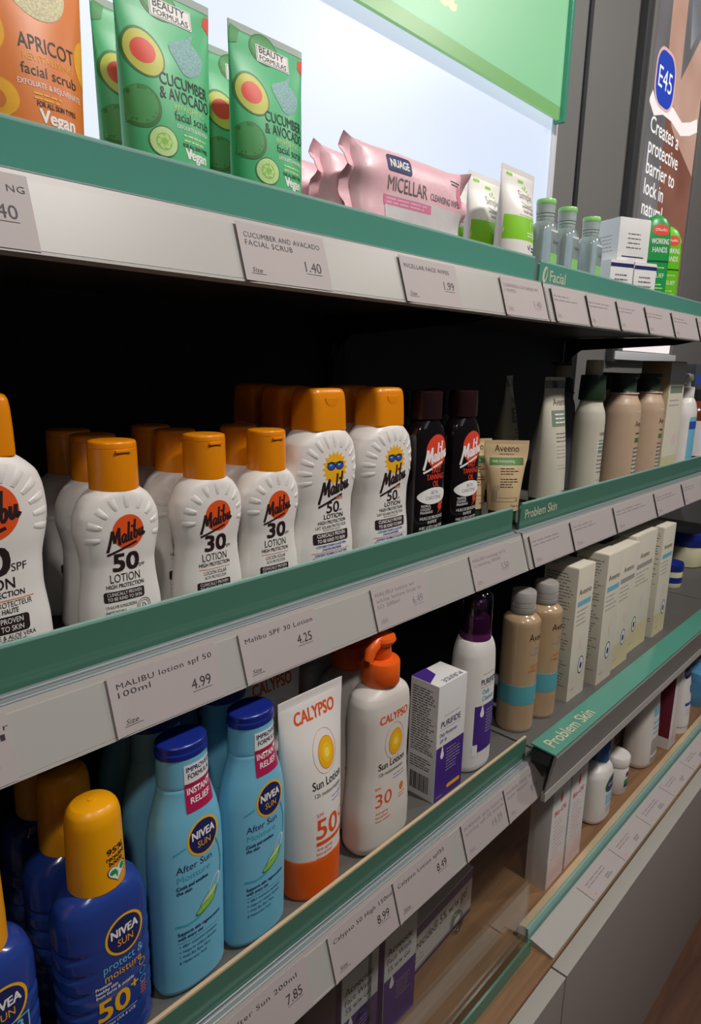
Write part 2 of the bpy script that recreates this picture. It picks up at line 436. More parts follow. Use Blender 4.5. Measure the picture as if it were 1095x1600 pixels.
# black back panels, uprights
for x0, x1, lab in ((-.62, XB - .004, 'black metal back panel behind the orange-capped bottles'), (XB + .024, XE, 'charcoal metal back panel behind the green-capped bottles')):
    m = MB(); m.box(x0, x1, .655, .666, -H + .08, .082, BLK if x0 < 0 else BLK2)
    o = m.build('back_panel'); o['label'] = lab; o['category'] = 'back panel'; o.location.z = H
for x, lab in ((XB + .010, 'black upright post between the two black back panels'), (XE + .016, 'black upright post at the right end of the charcoal back panel')):
    m = MB(); m.box(x - .012, x + .012, .640, .670, -H, .078, BLK, .002)
    o = m.build('upright_post'); o['label'] = lab; o['category'] = 'post'; o.location.z = H

# backlit white panel and green header above the top shelf
t = thing('light_panel', 'light panel', 'glowing white backlit panel behind the green and pink products on the top shelf')
m = MB(); m.box(-.7, 1.196, .646, .664, .088, .47, LIGHTW); m.build('diffuser', t)
m = MB(); m.box(1.197, 1.212, .642, .668, .086, .47, LIGHTF, .002); m.build('frame', t)
t = thing('header_sign', 'sign', 'backlit mint green header sign with a cream letter above the white light panel')
m = MB(); m.box(-.7, 1.187, .628, .634, .4485, .98, SIGNG)
p = Print(); p.text('a', .843, .484, .075, glow('backlit_cream_letter', '#ddd6ac', .8), bold=.015); p.apply(m, flat(.628), 0, gz=0); m.build('sign_face', t)
m = MB(); m.box(-.7, 1.187, .628, .634, .428, .4484, SIGNB); m.build('lower_band', t)
m = MB(); m.box(1.1872, 1.197, .620, .640, .424, .98, SIGNE, .002); m.build('edge_strip', t)
t.location = (0, 0, H)

# backlit skin-cream poster on the grey wall
t = thing('advert_lightbox', 'poster', 'tall backlit skin cream poster with white words on the grey wall')
m = MB()
m.box(1.588, 1.618, .655, .6715, .02, 1.5, DGREYW, .003); m.box(1.6185, 1.642, .653, .6715, .028, 1.5, GREYW, .003)
m.box(1.987, 2.01, .653, .6715, .028, 1.5, GREYW, .003); m.box(1.60, 2.02,   .6525, .6715, .025, .045, LIGHTF, .003); m.build('frame', t)
PG = [glow('poster_' + n, h, s, h2, (3, 3, 3)) for n, h, s, h2 in (('shadow', '#6d6a6c', .65, '#8a8486'), ('skin', '#bf9482', .72, '#d8b3a1'), ('deep_skin', '#845244', .62, '#9a6856'), ('cloth', '#a9adb4', .7, '#6a6d72'), ('white', '#f4e9e6', .9, '#f7f0ee'))]
PTX = glow('poster_lettering', '#f2f0ee', .9); PBL = glow('poster_badge_blue', '#2b48b8', .8); PRM = glow('poster_badge_rim', '#e8b9b2', .8)
m = MB(); m.box(1.642, 1.987, .659, .671, .045, 1.5, PG[0])
p = Print()
p.poly([(1.70, 1.49), (1.80, 1.49), (1.83, .66), (1.79, .60), (1.735, .70)], PG[1])
p.poly([(1.985, .86), (1.985, .42), (1.87, .52), (1.80, .58), (1.81, .66)], PG[1])
p.poly([(1.84, 1.3), (1.97, 1.1), (1.95, .85), (1.87, .76), (1.84, .90)], PG[3])
p.poly([(1.985, .50), (1.985, .22), (1.90, .18), (1.78, .20), (1.76, .60), (1.84, .555)], PG[2])
p.poly([(1.75, .33), (1.82, .36), (1.84, .10), (1.72, .10)], PG[2])
p.rect(1.935, .25, .07, .20, PG[4], .02)
p.line([(1.66, .605), (1.69, .585), (1.74, .60), (1.80, .60), (1.87, .585), (1.93, .60), (1.98, .62)], .03, PG[4])
p.rect(1.735, .655, .125, .125, PRM, .045); p.rect(1.735, .655, .112, .112, PBL, .040); p.text('E45', 1.735, .634, .042, PTX, w=.085)
for i, s_ in enumerate(('Creates a', 'protective', 'barrier to', 'lock in', 'natural', 'moisture')):
    p.text(s_, 1.677, .536 - i * .0440, .033, PTX, align='L', bold=.008)
p.rect(1.815, .085, .33, .075, PG[4], .006); p.text('E45', 1.76, .060, .022, PRM)
p.apply(m, flat(.659), 0, gz=0); m.build('poster_panel', t)
t.location = (0, 0, H)

# ---------------------------------------------------------------- shelves with their price rails
def shelf(x0, x1, y0, zb, zf, label, lip=True, bracket=True, depth=.652):
    t = thing('display_shelf', 'shelf', label, (0, 0, 0))
    m = MB(); m.box(x0, x1, y0 + .016, depth, zf - .022, zf, SHELFG, .0015); m.build('shelf_panel', t)
    m = MB()       # price rail: a tilted channel, its foot further out than its head
    m.prism([(y0, zb), (y0 + .0122, zb + .038), (y0 + .016, zb + .038), (y0 + .016, zb)], x0, x1, RAILW)
    m.prism([(y0 - .0008, zb), (y0 - .0004, zb + .0016), (y0 + .002, zb + .0016), (y0 + .002, zb)], x0, x1, RAILW)
    r = m.build('price_rail', t)
    m = MB(); m.prism([(y0 + .0122 * q - .0006, zb + .038 * q) for q in (.05, .89)] + [(y0 + .0122 * q + .0006, zb + .038 * q) for q in (.89, .05)], x0 + .001, x1 - .004, INSERT); m.build('insert_strip', r)
    if lip:
        m = MB()
        for a, b, c, d in ((.0122, .0165, .0375, .0392), (.0168, .0195, .0375, .0385), (.0198, .024, .0365, .0395)):
            m.prism([(y0 + a, zb + c - .004), (y0 + a, zb + d - .0006), (y0 + a + .0008, zb + d), (y0 + b - .0008, zb + d), (y0 + b, zb + d - .0006), (y0 + b, zb + c - .004)], x0, x1, LIPG)
        m.build('metal_lip', t)
    if bracket:
        for xb in (x0 + .006, x1 - .006):
            m = MB(); m.prism([(y0 + .03, zf - .0225), (depth, zf - .0225), (depth, zf - .085), (depth - .010, zf - .075), (depth - .018, zf - .058), (depth - .034, zf - .046), (y0 + .10, zf - .036)], xb - .002, xb + .002, BLK); m.build('bracket', t)
    t.location = (0, 0, H); return t
bays = ((-.62, XB, 'left bay'), (XB + .003, XE, 'right bay'), (XE + .003, 2.05, 'far bay'))
zb1, zb2, zb3 = .0469, -.2167, -.4613
Y3 = Y0 * .857
names = [('top shelf with white price rail carrying the green and pink tubes', 'top shelf of the right bay, carrying the small clear bottles', 'top shelf of the farthest bay, running out at the right edge'),
         ('middle shelf with white price rail carrying the orange-capped bottles', 'middle shelf of the right bay, carrying the tan green-capped bottles', 'middle shelf of the farthest bay, holding the amber bottle'),
         ('lower grey shelf carrying the sky-blue bottles and the purple carton', 'lower grey shelf of the right bay, carrying the ivory cartons', 'lower grey shelf of the farthest bay, holding the blue-lidded jars')]
for k, (yy, zb, zf) in enumerate(((Y0, zb1, Z1), (Y0, zb2, Z2), (Y3, zb3, Z3))):
    for b, (x0, x1, _) in enumerate(bays[:2] if k == 0 else bays): shelf(x0, x1, yy, zb, zf, names[k][b], bracket=(b < 2))

def riser(x0, x1, y, z0, z1, mm, label, edge=EDGEC, words=None, lean=.0, cut=.0):
    t = thing('shelf_riser', 'riser strip', label)
    m = MB(); h = z1 - z0; pts = [(x0, z0), (x1, z0), (x1, z1), (x0 + cut * .6, z1), (x0 + cut * .15, z1 - cut * .5)]
    n = len(pts); fr = [(x, y - lean * (z - z0) / h, z) for x, z in pts]; bk = [(a, b + .0028, c) for a, b, c in fr]
    m.add(fr + bk, [tuple(range(n)), tuple(reversed(range(n, 2 * n)))] + [(j, n + j, n + (j + 1) % n, (j + 1) % n) for j in range(n)], mm, False)
    if words:
        p = Print(); p.text(words[0], words[1], words[2], words[3], CREAMINK, w=words[4], align='L', bold=.012)
        if len(words) > 5: p.ell(words[1] - .011, words[2] + .006, .005, .0085, CREAMINK, rot=-20); p.ell(words[1] - .0095, words[2] + .0065, .0022, .006, mm, rot=-20)
        p.apply(m, flat(y), 0, gz=0)
    m.build('strip', t)
    m = MB(); m.box(x0 + cut * .6, x1, y - lean, y - lean + .0028, z1, z1 + .0022, edge, .0006); m.build('top_edge', t)
    t.location = (0, 0, H); return t
YR = .3620
riser(-.62, .658, YR, .0845, .1105, RISER, 'green riser strip in front of the green and pink tubes on the top shelf')
riser(.668, XE, YR, .0845, .1085, RISER, 'green riser strip with a leaf emblem and the word Facial', words=('Facial', .692, .0915, .011, .036, 1), cut=.004)
riser(-.62, .652, YR, -.1795, -.1535, RISER_SHADED, 'green riser strip in front of the orange-capped bottles')
riser(.668, XE, YR, -.1795, -.1515, RISER_SHADED, 'green riser strip reading Problem Skin standing on the middle shelf', words=('Problem Skin', .680, -.1685, .0105, .078), cut=.008)
riser(XE + .004, 2.05, YR, -.1795, -.1515, RISER_SHADED, 'farthest green riser strip on the middle shelf, at the right edge')
riser(-.62, .622, .3075, -.424, -.3985, RISER_SHADED, 'green riser strip with pale edge in front of the sky-blue bottles', edge=EDGE)
t = thing('shelf_riser', 'riser strip', 'tipped-forward green strip reading Problem Skin on the lower shelf edge')
m = MB(); m.prism([(.2990, -.3985), (.2700, -.4005), (.2700, -.4025), (.2990, -.4005)], .6165, 1.36, RISER)
p = Print(); p.text('Problem Skin', .628, 0, .0135, CREAMINK, w=.105, align='L', bold=.012)
p.apply(m, lambda x, z, o=0: (x, .2775 + z * 1.0, -.3999 + o + z * .069), 0, gz=0); m.build('green_face', t)
m = MB(); m.prism([(.2700, -.4025), (.2690, -.405), (.2790, -.4520), (.2805, -.4520), (.2720, -.4025)], .6185, 1.36, mat('smoky_plastic', '#8b8c8a', .25)); m.build('grey_face', t)
m = MB(); m.prism([(.2785, -.4522), (.2780, -.4625), (.2830, -.4625), (.2830, -.4522)], .6185, 1.36, RAILW); m.build('foot_rail', t)
m = MB(); m.prism([(.2745, -.404), (.2980, -.404), (.2980, -.418), (.2775, -.418)], .6175, .622, BLK); m.build('end_cap', t)
t.location = (0, 0, H)

# ---------------------------------------------------------------- price tickets in the rails
def ticket(x0, x1, y0, zb, label, lines, price, size=True, faint=False, group='printed price tickets', curl=.0012):
    w = x1 - x0; h = .0345; zl = zb + .0012
    m = MB(); ink = TICKFAINT if faint else TICKINK
    def f(x, z, o=0):
        q = (z - zb) / .038; c = curl * max(0, 1 - (x - x0) / .012) ** 2
        return (x, y0 + .0122 * q - .0013 - o - c, z + .0)
    nx = 14; xs = [x0 + w * i / nx for i in range(nx + 1)]
    vs = [f(x, zl) for x in xs] + [f(x, zl + h) for x in xs]; n = nx + 1
    vs += [(a, b + .0003, c) for a, b, c in vs]
    fs = []
    for i in range(nx): fs += [(i, i + 1, n + i + 1, n + i), (2 * n + i + 1, 2 * n + i, 3 * n + i, 3 * n + i + 1), (i, 2 * n + i, 2 * n + i + 1, i + 1), (n + i, n + i + 1, 3 * n + i + 1, 3 * n + i)]
    fs += [(0, n, 3 * n, 2 * n), (nx, 2 * n + nx, 3 * n + nx, n + nx)]
    m.add(vs, fs, PAPER, False)
    p = Print(); z = zl + h - .0085
    if lines and isinstance(lines[0], int): p.greek(x0 + w * .07, z, w * .75, lines[0], .004, ink, t=.0011, seed=x0)
    else:
        for i, (s_, k) in enumerate(lines): p.text(s_, x0 + w * .07, z - .0048 * i, .0031, ink, w=w * k, align='L', spc=1.1)
    if size: p.text('Size', x0 + w * .09, zl + .0055, .0027, ink, w=w * .11, align='L', shear=.25); p.rect(x0 + w * .155, zl + .0046, w * .16, .0003, ink)
    if price:
        pz = zl + (.0135 if len(lines) < 2 else .0105)
        p.text(price, x1 - w * .10, pz, .0062, ink, w=.0019 * len(price) * 1.9, align='R', bold=-.008); p.rect(x1 - w * .10 - .007, pz - .0014, .0145, .0003, ink)
    p.apply(m, f, .006, gz=0, base=.0001, step=.00004)
    o = m.build('price_ticket'); o['category'] = 'price ticket'; o['label'] = label; o['group'] = group; o.location.z = H
    return o
T1 = [(.066, .141, [('APRICOT EXFOLIATI NG', .9)], '1.40', 'price ticket reading 1.40 cut off at the left edge of the top rail'),
      (.261, .3353, [('CUCUMBER AND AVACADO', .86), ('FACIAL SCRUB', .52)], '1.40', 'price ticket for cucumber facial scrub on the top rail'),
      (.4146, .4913, [('MICELLAR FACE WIPES', .78)], '1.99', 'price ticket for micellar face wipes on the top rail'),
      (.5609, .642, [('CLEANSING CUCUMBER WE', .82), ('1 WIPES', .26)], '1.40', 'ticket at the right end of the left bay top rail')]
for a, b, l, pr, lab in T1: ticket(a, b, Y0, zb1, lab, l, pr, faint=(a > .5))
T2 = [(.034, .109, [('MALIBU spf 50 adul r', .93), ('200ml', .9)], '6.49', 'price ticket cut off at the left edge of the middle rail'),
      (.164, .2396, [('MALIBU lotion spf 50', .88), ('100ml', .28)], '4.99', 'price ticket reading 4.99 under the short bottle numbered 50'),
      (.2585, .3306, [('Malibu SPF 30 Lotion', .88)], '4.25', 'price ticket reading 4.25 under the bottles numbered 30'),
      (.3940, .4668, [('MALIBU lotion wt', .72), ('white lotion blue tr', .84), ('SO 200ml', .4)], '6.49', 'price ticket reading 6.49 under the sunburst bottles'),
      (.5396, .616, [('MALIBU tanning oil fa', .82), ('st tanning 200ml', .66)], '5.50', 'price ticket reading 5.50 under the dark oil bottles')]
for a, b, l, pr, lab in T2: ticket(a, b, Y0, zb2, lab, l, pr, faint=(a > .35))
T3 = [(.205, .2790, [('After Sun 200ml', .8)], '7.85', 'price ticket reading After Sun 7.85 on the lower rail'),
      (.3018, .3776, [('Calypso 50 High 150ml', .92)], '8.99', 'price ticket reading Calypso 50 High 8.99 on the lower rail'),
      (.3791, .4600, [('Calypso Lotion spf30', .82)], '8.49', 'price ticket reading 8.49 under the white pump bottle'),
      (.4800, .5560, [('PURIFIDE daily moist wt', .95), ('urising spf 30 lotion', .9)], '14.39', 'price ticket under the purple and white carton'),
      (.5575, .6300, [('Purifide Daily wash 1', .9), ('foam cleanser', .6)], '8.99', 'ticket at the right end of the lower rail, under the foam bottle')]
for a, b, l, pr, lab in T3: ticket(a, b, Y3, zb3, lab, l, pr, faint=(a > .46))
for k, (xs, zb, nm) in enumerate((((.657, .7406, .8243, .9169, 1.0174, 1.131, 1.24), zb1, 'top'), ((.6556, .756, .8855, 1.0384, 1.165, 1.262), zb2, 'middle'))):
    place = ('nearest', 'second nearest', 'third nearest', 'fourth nearest', 'fifth nearest', 'sixth nearest')
    for i in range(len(xs) - 1):
        ticket(xs[i] + .002, xs[i] + .002 + (xs[i + 1] - xs[i] - .004), Y0, zb, 'faded price ticket, %s on the right bay of the %s rail' % (place[i], nm), [2], None, faint=True, group='faded price tickets of the right bay', curl=.002)

# ---------------------------------------------------------------- deck, drawers, clear sliding fronts
m = MB(); m.box(-.62, 2.3, .2612, .652, ZD - .025, ZD, DECK, .0015); o = m.build('wooden_deck'); o['label'] = 'long oak deck under the lowest shelf, above the drawers'; o['category'] = 'deck'; o.location.z = H
for x0, x1, lab in ((-.62, .6400, 'taupe drawer cabinet with white top edge under the left bay'), (.6425, 2.3, 'taupe drawer cabinet with white top edge under the right bay')):
    t = thing('drawer_cabinet', 'drawer cabinet', lab)
    m = MB(); m.box(x0 + .01, x1 - .01, .275, .64, -H, ZD - .0262, BLK2); m.build('body', t)
    m = MB(); m.box(x0, x1, .2425, .2600, -1.052, -.6862, DRAWG, .0006); m.build('drawer_front', t)
    m = MB(); m.box(x0, x1, .2420, .2605, -.6860, -.6835, DRAWW, .0006); m.build('top_edge', t)
    t.location = (0, 0, H)
t = thing('lying_price_rail', 'price rail', 'white price rail with faded tickets lying flat along the deck front of the right bay')
m = MB(); m.prism([(.2625, ZD + .0002), (.2625, ZD + .003), (.2900, ZD + .0085), (.2930, ZD + .0085), (.2930, ZD + .0002)], .6475, 2.3, RAILW); m.build('rail', t)
t.location = (0, 0, H)
fr = lambda x, z, o=0: (x, .2632 + z * .98, ZD + .0033 + z * .20 + o)
for i, x in enumerate((.765, .867, .969, 1.071, 1.173)):
    m = MB(); n = 4
    vs = [fr(x, .0005, .0005), fr(x + .101, .0005, .0005), fr(x + .101, .0255, .0005), fr(x, .0255, .0005)]
    m.add(vs + [(a, b, c + .0003) for a, b, c in vs], [(3, 2, 1, 0), (4, 5, 6, 7), (0, 1, 5, 4), (1, 2, 6, 5), (2, 3, 7, 6), (3, 0, 4, 7)], PAPER, False)
    p = Print(); p.greek(x + .012, .019, .055, 2, .004, TICKFAINT, t=.0014, seed=i); p.greek(x + .05, .008, .018, 2, .003, TICKFAINT, t=.002, seed=i + 9); p.rect(x + .012, .004, .004, .002, SALMON)
    p.apply(m, lambda a, b, o=0: fr(a, b, o + .0008), 0, gz=0)
    o = m.build('price_ticket'); o['category'] = 'price ticket'; o['group'] = 'tickets on the lying rail'
    o['label'] = 'pale ticket lying on the flat deck rail, %s from the left' % ('first', 'second', 'third', 'fourth', 'fifth')[i]; o.location.z = H
t = thing('deck_riser', 'riser strip', 'low aqua strip with pale inner edge along the deck front of the right bay')
m = MB(); m.prism([(.2945, ZD), (.2960, ZD + .020), (.2990, ZD + .020), (.2985, ZD)], .6470, 2.3, AQUA); m.build('aqua_strip', t)
m = MB(); m.prism([(.2995, ZD), (.2995, ZD + .0205), (.3085, ZD + .0180), (.3090, ZD)], .6475, 2.3, EDGE); m.build('backing_strip', t)
t.location = (0, 0, H)
t = thing('deck_riser', 'riser strip', 'low green strip at the foot of the clear sliding fronts')
m = MB(); m.prism([(.2860, ZD), (.2870, ZD + .016), (.2895, ZD + .016), (.2895, ZD)], -.62, .6380, RISER_SHADED); m.build('green_strip', t)
t.location = (0, 0, H)

def slide(x0, x1, y, hx, hz, label):
    """clear acrylic sheet with a finger hole"""
    t = thing('sliding_panel', 'clear panel', label)
    c = bpy.data.curves.new('sheet', 'CURVE'); c.dimensions = '2D'; c.fill_mode = 'BOTH'; c.extrude = .0014; c.resolution_u = 1
    z0, z1 = ZD + .0015, zb3 - .004
    for pts in ([(x0, z0), (x1, z0), (x1, z1), (x0, z1)], [(hx + .0095 * math.cos(2 * math.pi * i / 32), hz + .0125 * math.sin(2 * math.pi * i / 32)) for i in range(32)]):
        s_ = c.splines.new('POLY'); s_.points.add(len(pts) - 1); s_.use_cyclic_u = True
        for q, (a, b) in zip(s_.points, pts): q.co = (a, b, 0, 1)
    ob = bpy.data.objects.new('sheet', c); me = bpy.data.meshes.new_from_object(ob)
    m = MB(); m.add([(v.co.x, y - v.co.z, v.co.y) for v in me.vertices], [tuple(q.vertices) for q in me.polygons], ACRYL, False)
    bpy.data.objects.remove(ob); m.build('sheet', t)
    m = MB(); m.torus((hx, y, hz), .0112, .0018, ACRYLE, sx=.78); m.build('finger_hole', t)
    m = MB(); m.box(x0 - .0014, x0 - .0001, y - .0015, y + .0015, z0, z1, ACRYLE); m.build('polished_edge', t)
    t.location = (0, 0, H)
slide(.352, .634, .294, .481, -.5335, 'clear acrylic front with a finger hole before the lying box')
slide(-.55, .368, .300, .352, -.546, 'clear acrylic front at the left, overlapping the other clear front')

# ================================================================ PRODUCTS
def cyl_cap(mb, m, z0, z1, w, d, n=2.2, r=.002, N=56, dome=0.0):
    h = z1 - z0
    k = [(z0, w, d, n), (z0 + .0006, w, d, n), (z1 - r, w * .985, d * .985, n), (z1 - r * .35, w * .97, d * .97, n), (z1, w * .90, d * .88, n)]
    if dome: k += [(z1 + dome * .6, w * .70, d * .66, n), (z1 + dome, w * .25, d * .22, 2)]
    L = Loft(k, N, 14); L.mesh(mb, m); return L

# ---- orange-capped lotions: short ones (a number only) and tall ones (a disc, or a sunburst)
SCRIPT = [([(-.12, -.16), (.0, .20), (.16, .80)], .11), ([(.16, .80), (.21, .45), (.24, .18)], .12), ([(.24, .18), (.34, .50), (.50, .84)], .10), ([(.50, .84), (.47, .40), (.48, .04), (.55, .06)], .12),
          ([(.82, .40), (.72, .44), (.64, .34), (.62, .16), (.68, .04), (.76, .10), (.84, .40)], .09), ([(.84, .40), (.80, .16), (.83, .03), (.90, .10)], .10), ([(1.04, .95), (.98, .45), (.95, .10), (.99, .03), (1.04, .10)], .10),
          ([(1.14, .42), (1.09, .12), (1.13, .03), (1.18, .10)], .10), ([(1.19, .62), (1.22, .72)], .11), ([(1.38, .95), (1.30, .40), (1.27, .08)], .10), ([(1.29, .30), (1.38, .42), (1.46, .34), (1.45, .14), (1.37, .03), (1.28, .08)], .09),
          ([(1.60, .42), (1.56, .14), (1.61, .03), (1.70, .12), (1.77, .40)], .10), ([(1.77, .42), (1.73, .12), (1.78, .03), (1.88, .16)], .10), ([(-.14, -.30), (.40, -.25), (1.40, -.16)], .09)]
def malibu_mark(p, x, z, w, ink, rot=14):
    k = w / 2.0; c, q = math.cos(R(rot)), math.sin(R(rot))
    for pts, t in SCRIPT:
        P = []
        for i in range(len(pts) - 1):           # round the corners a little
            for u in (0, .33, .66): P.append((pts[i][0] + (pts[i + 1][0] - pts[i][0]) * u, pts[i][1] + (pts[i + 1][1] - pts[i][1]) * u))
        P.append(pts[-1])
        P = [P[0]] + [((P[i - 1][0] + 2 * P[i][0] + P[i + 1][0]) / 4, (P[i - 1][1] + 2 * P[i][1] + P[i + 1][1]) / 4) for i in range(1, len(P) - 1)] + [P[-1]]
        L = [((a - .86 + b * .22) * k, b * k) for a, b in P]
        p.line([(x + a * c - b * q, z + a * q + b * c) for a, b in L], t * k * 1.25, ink)
def short_lotion(num, extra):
    t = thing('lotion_bottle', 'lotion bottle'); m = MB()
    L = Loft([(0, .048, .024, 2.6), (.0015, .052, .028, 2.6), (.006, .0545, .031, 2.7), (.024, .0530, .0305, 2.7), (.046, .0475, .029, 2.6), (.054, .0468, .0285, 2.6), (.064, .0500, .030, 2.6),
              (.076, .0545, .031, 2.6), (.084, .0535, .031, 2.6), (.092, .0475, .030, 2.5), (.0975, .0395, .029, 2.4), (.1005, .0320, .0275, 2.2), (.1015, .0300, .0265, 2.1)], 64, 60)
    L.mesh(m, WHITE)
    for i in range(9): wedge(m, L.front, (0, .0735), .0175, .0250, R(-5 + i * 190 / 8), .0062, WHITE, .00055)
    p = Print()
    p.ell(.0, .0757, .0105, .0108, DISC); malibu_mark(p, -.0015, .0690, .0255, INK)
    p.text(num, -.002, .0512, .0108, INK, w=.0165, bold=.035); p.text('SPF', .0085, .0516, .0022, INK)
    p.text('LOTION', -.003, .0440, .0052, INK, w=.0195)
    p.text('HIGH PROTECTION', -.003, .0402, .0026, INK, w=.0245, bold=.012)
    z = .0385
    if extra:
        p.rect(-.003, .0383, .0245, .0004, OLINE); p.text('LOCIÓN SOLAR', -.003, .0343, .0026, INK, w=.0185); p.text('ALTA PROTECCIÓN', -.003, .0312, .0021, INK, w=.0175); z = .0295
    p.rect(-.004, z - .0035, .0265, .0068, INK, .0014)
    p.text('CLINICALLY PROVEN', -.004, z - .0030, .0021, WINK, w=.0225); p.text('TO BE KIND TO SKIN', -.004, z - .0060, .0021, WINK, w=.0225)
    p.text('UVA/UVB SUNSCREENS', -.0165, z - .0110, .0020, INK, w=.0200, align='L'); p.text('PHOTOSTABLE', -.0165, z - .0145, .0020, INK, w=.0125, align='L')
    p.text('VITAMIN ENRICHED', -.0165, z - .0180, .0020, INK, w=.0170, align='L')
    p.ring(.0085, z - .0130, .0048, .0048, .0004, INK); p.ring(.0085, z - .0130, .0034, .0034, .0003, INK); p.line([(.0070, z - .0155), (.0078, z - .0112), (.0092, z - .0122), (.0100, z - .0150)], .0005, INK)
    p.apply(m, L.front); m.build('body', t)
    c = MB(); K = Loft([(.1005, .0296, .0275, 2.15), (.1010, .0298, .0277, 2.15), (.1265, .0292, .0272, 2.15), (.1267, .0286, .0266, 2.15), (.1271, .0292, .0272, 2.15), (.1296, .0288, .0268, 2.15), (.1308, .0276, .0256, 2.15), (.1312, .025, .023, 2.1)], 56, 30)
    K.mesh(c, ORANGE); c.box(-.005, .005, -.0146, -.0125, .1245, .1262, ORANGE, .0006)
    c.build('cap', t); return t
def tall_lotion(kind):
    t = thing('lotion_bottle', 'lotion bottle'); m = MB()
    L = Loft([(0, .060, .030, 2.8), (.002, .065, .035, 2.8), (.008, .068, .040, 2.9), (.030, .0665, .0400, 2.9), (.056, .0615, .038, 2.8), (.068, .0620, .038, 2.8), (.084, .0685, .040, 2.7),
              (.095, .0715, .0405, 2.7), (.106, .0700, .0400, 2.7), (.117, .0640, .0390, 2.7), (.1235, .0520, .0365, 2.8), (.1275, .0410, .0330, 3.0), (.129, .0360, .031, 3.0)], 64, 64)
    L.mesh(m, WHITE)
    for i in range(13): wedge(m, L.front, (0, .0920), .0235, .0335, R(-10 + i * 200 / 12), .0064, WHITE, .0006)
    p = Print()
    if kind == 'sunburst':
        vs = []
        for i in range(36):
            r = .0108 if i % 2 else .0143; vs.append((r * math.cos(math.pi * i / 18), .0980 + r * math.sin(math.pi * i / 18)))
        p.poly(vs, YELLOW); p.ell(0, .0985, .0092, .0092, YELLOW)
        for q in (-1, 1):
            p.ell(q * .0047, .1000, .0048, .0035, BLACK); p.ell(q * .0047, .1000, .0041, .0028, BLUEINK); p.ell(q * .0047 - .0008, .1008, .0016, .0008, SKYPL)
        p.rect(0, .1012, .004, .0006, BLACK); p.rect(0, .1026, .0185, .0005, BLACK)
        malibu_mark(p, 0, .0765, .034, INK); p.text('KIDS', .006, .0722, .0024, OLINE, bold=.02)
        p.text('50', -.001, .0617, .0088, INK, w=.0140, bold=.02); p.text('SPF', .0080, .0619, .0017, INK)
        p.text('LOTION', 0, .0568, .0038, INK, w=.0215, bold=.02); p.text('HIGH PROTECTION', -.001, .0527, .0027, INK, w=.031, bold=.015)
        p.text('LAIT SOLAIRE PROTECTEUR', -.002, .0490, .0024, INK, w=.034); p.text('PROTECTION HAUTE', -.002, .0469, .0013, INK, w=.019)
        p.rect(-.002, .0412, .039, .0090, INK, .0018); p.text('CLINICALLY PROVEN', -.002, .0420, .0028, WINK, w=.031, bold=.012); p.text('TO BE KIND TO SKIN', -.002, .0378, .0028, WINK, w=.031, bold=.012)
        p.text('CONTAINS VITAMIN E & ALOE VERA', -.002, .0336, .0019, BLUEINK, w=.033, bold=.015); p.text('UVA/UVB SUNSCREENS', -.002, .0308, .0019, BLUEINK, w=.021, bold=.015)
        p.rect(-.002, .0296, .042, .0004, OLINE)
        p.text('CONTIENT VITAMINE E ET ALOE VERA', -.002, .0266, .0019, BLUEINK, w=.036, bold=.015); p.text('CLINIQUEMENT PROUVE POUR', -.002, .0238, .0019, BLUEINK, w=.040, bold=.015); p.rect(-.002, .0205, .018, .0005, BLUEINK)
    else:
        p.ell(0, .0990, .0155, .0158, DISC); malibu_mark(p, -.002, .0905, .036, INK)
        p.text('50', -.004, .0640, .0150, INK, w=.0240, bold=.035); p.text('SPF', .0130, .0650, .0044, INK, w=.0085)
        p.text('LOTION', -.004, .0555, .0060, INK, w=.028, bold=.01); p.text('HIGH PROTECTION', -.003, .0508, .0032, INK, w=.036, bold=.015)
        p.rect(-.002, .0490, .044, .0005, OLINE); p.text('LAIT SOLAIRE PROTECTEUR', -.002, .0450, .0031, INK, w=.041); p.text('PROTECTION HAUTE', -.003, .0414, .0028, INK, w=.027, bold=.012)
        p.rect(-.003, .0350, .038, .0098, INK, .002); p.text('CLINICALLY PROVEN', -.003, .0358, .0030, WINK, w=.031); p.text('TO BE KIND TO SKIN', -.003, .0314, .0030, WINK, w=.031)
        p.text('WITH VITAMIN E & ALOE VERA', -.002, .0268, .0025, INK, w=.042); p.text('UVA/UVB SUNSCREENS', -.003, .0238, .0025, INK, w=.033); p.rect(-.002, .0222, .044, .0005, OLINE)
        p.text('CONTIENT VITAMIN E', -.003, .0182, .0025, INK, w=.036)
    p.apply(m, L.front); m.build('body', t)
    c = MB(); K = Loft([(.1275, .0385, .0320, 5.5), (.1280, .0390, .0325, 5.5), (.1500, .0380, .0305, 5.5), (.1570, .0370, .0290, 5), (.1595, .0355, .0270, 4.5), (.1608, .0320, .0240, 4), (.1612, .027, .018, 2.4)], 56, 30)
    K.mesh(c, ORANGE)
    cc = Print(); c.rings([[(.0075 * math.cos(math.pi * j / 12 + math.pi), -.0152 + d, .1535 + .0065 * math.sin(math.pi * j / 12 + math.pi)) for j in range(13)] for d in (.003, -.0004)], ORANGE)
    c.build('cap', t); return t
ORG = 'orange-capped lotion bottles on the middle shelf'
b50 = short_lotion('50', False); put(b50, (.1985, .389, Z2), 0, 'short white bottle numbered 50 with round orange cap, front row, beside the cropped big bottle', ORG)
dup(b50, (.2045, .4265, Z2), 0, 'short white bottle with orange cap directly behind the short bottle numbered 50', ORG)
dup(b50, (.2050, .4640, Z2), 0, 'last short white bottle in the column behind the short bottle numbered 50', ORG)
b30 = short_lotion('30', True); put(b30, (.2660, .389, Z2), 0, 'left one of two front bottles numbered 30 with orange caps', ORG)
dup(b30, (.2670, .4265, Z2), 0, 'short orange-capped bottle directly behind the left bottle numbered 30', ORG)
dup(b30, (.2690, .4640, Z2), 0, 'last orange-capped bottle in the column behind the left bottle numbered 30', ORG)
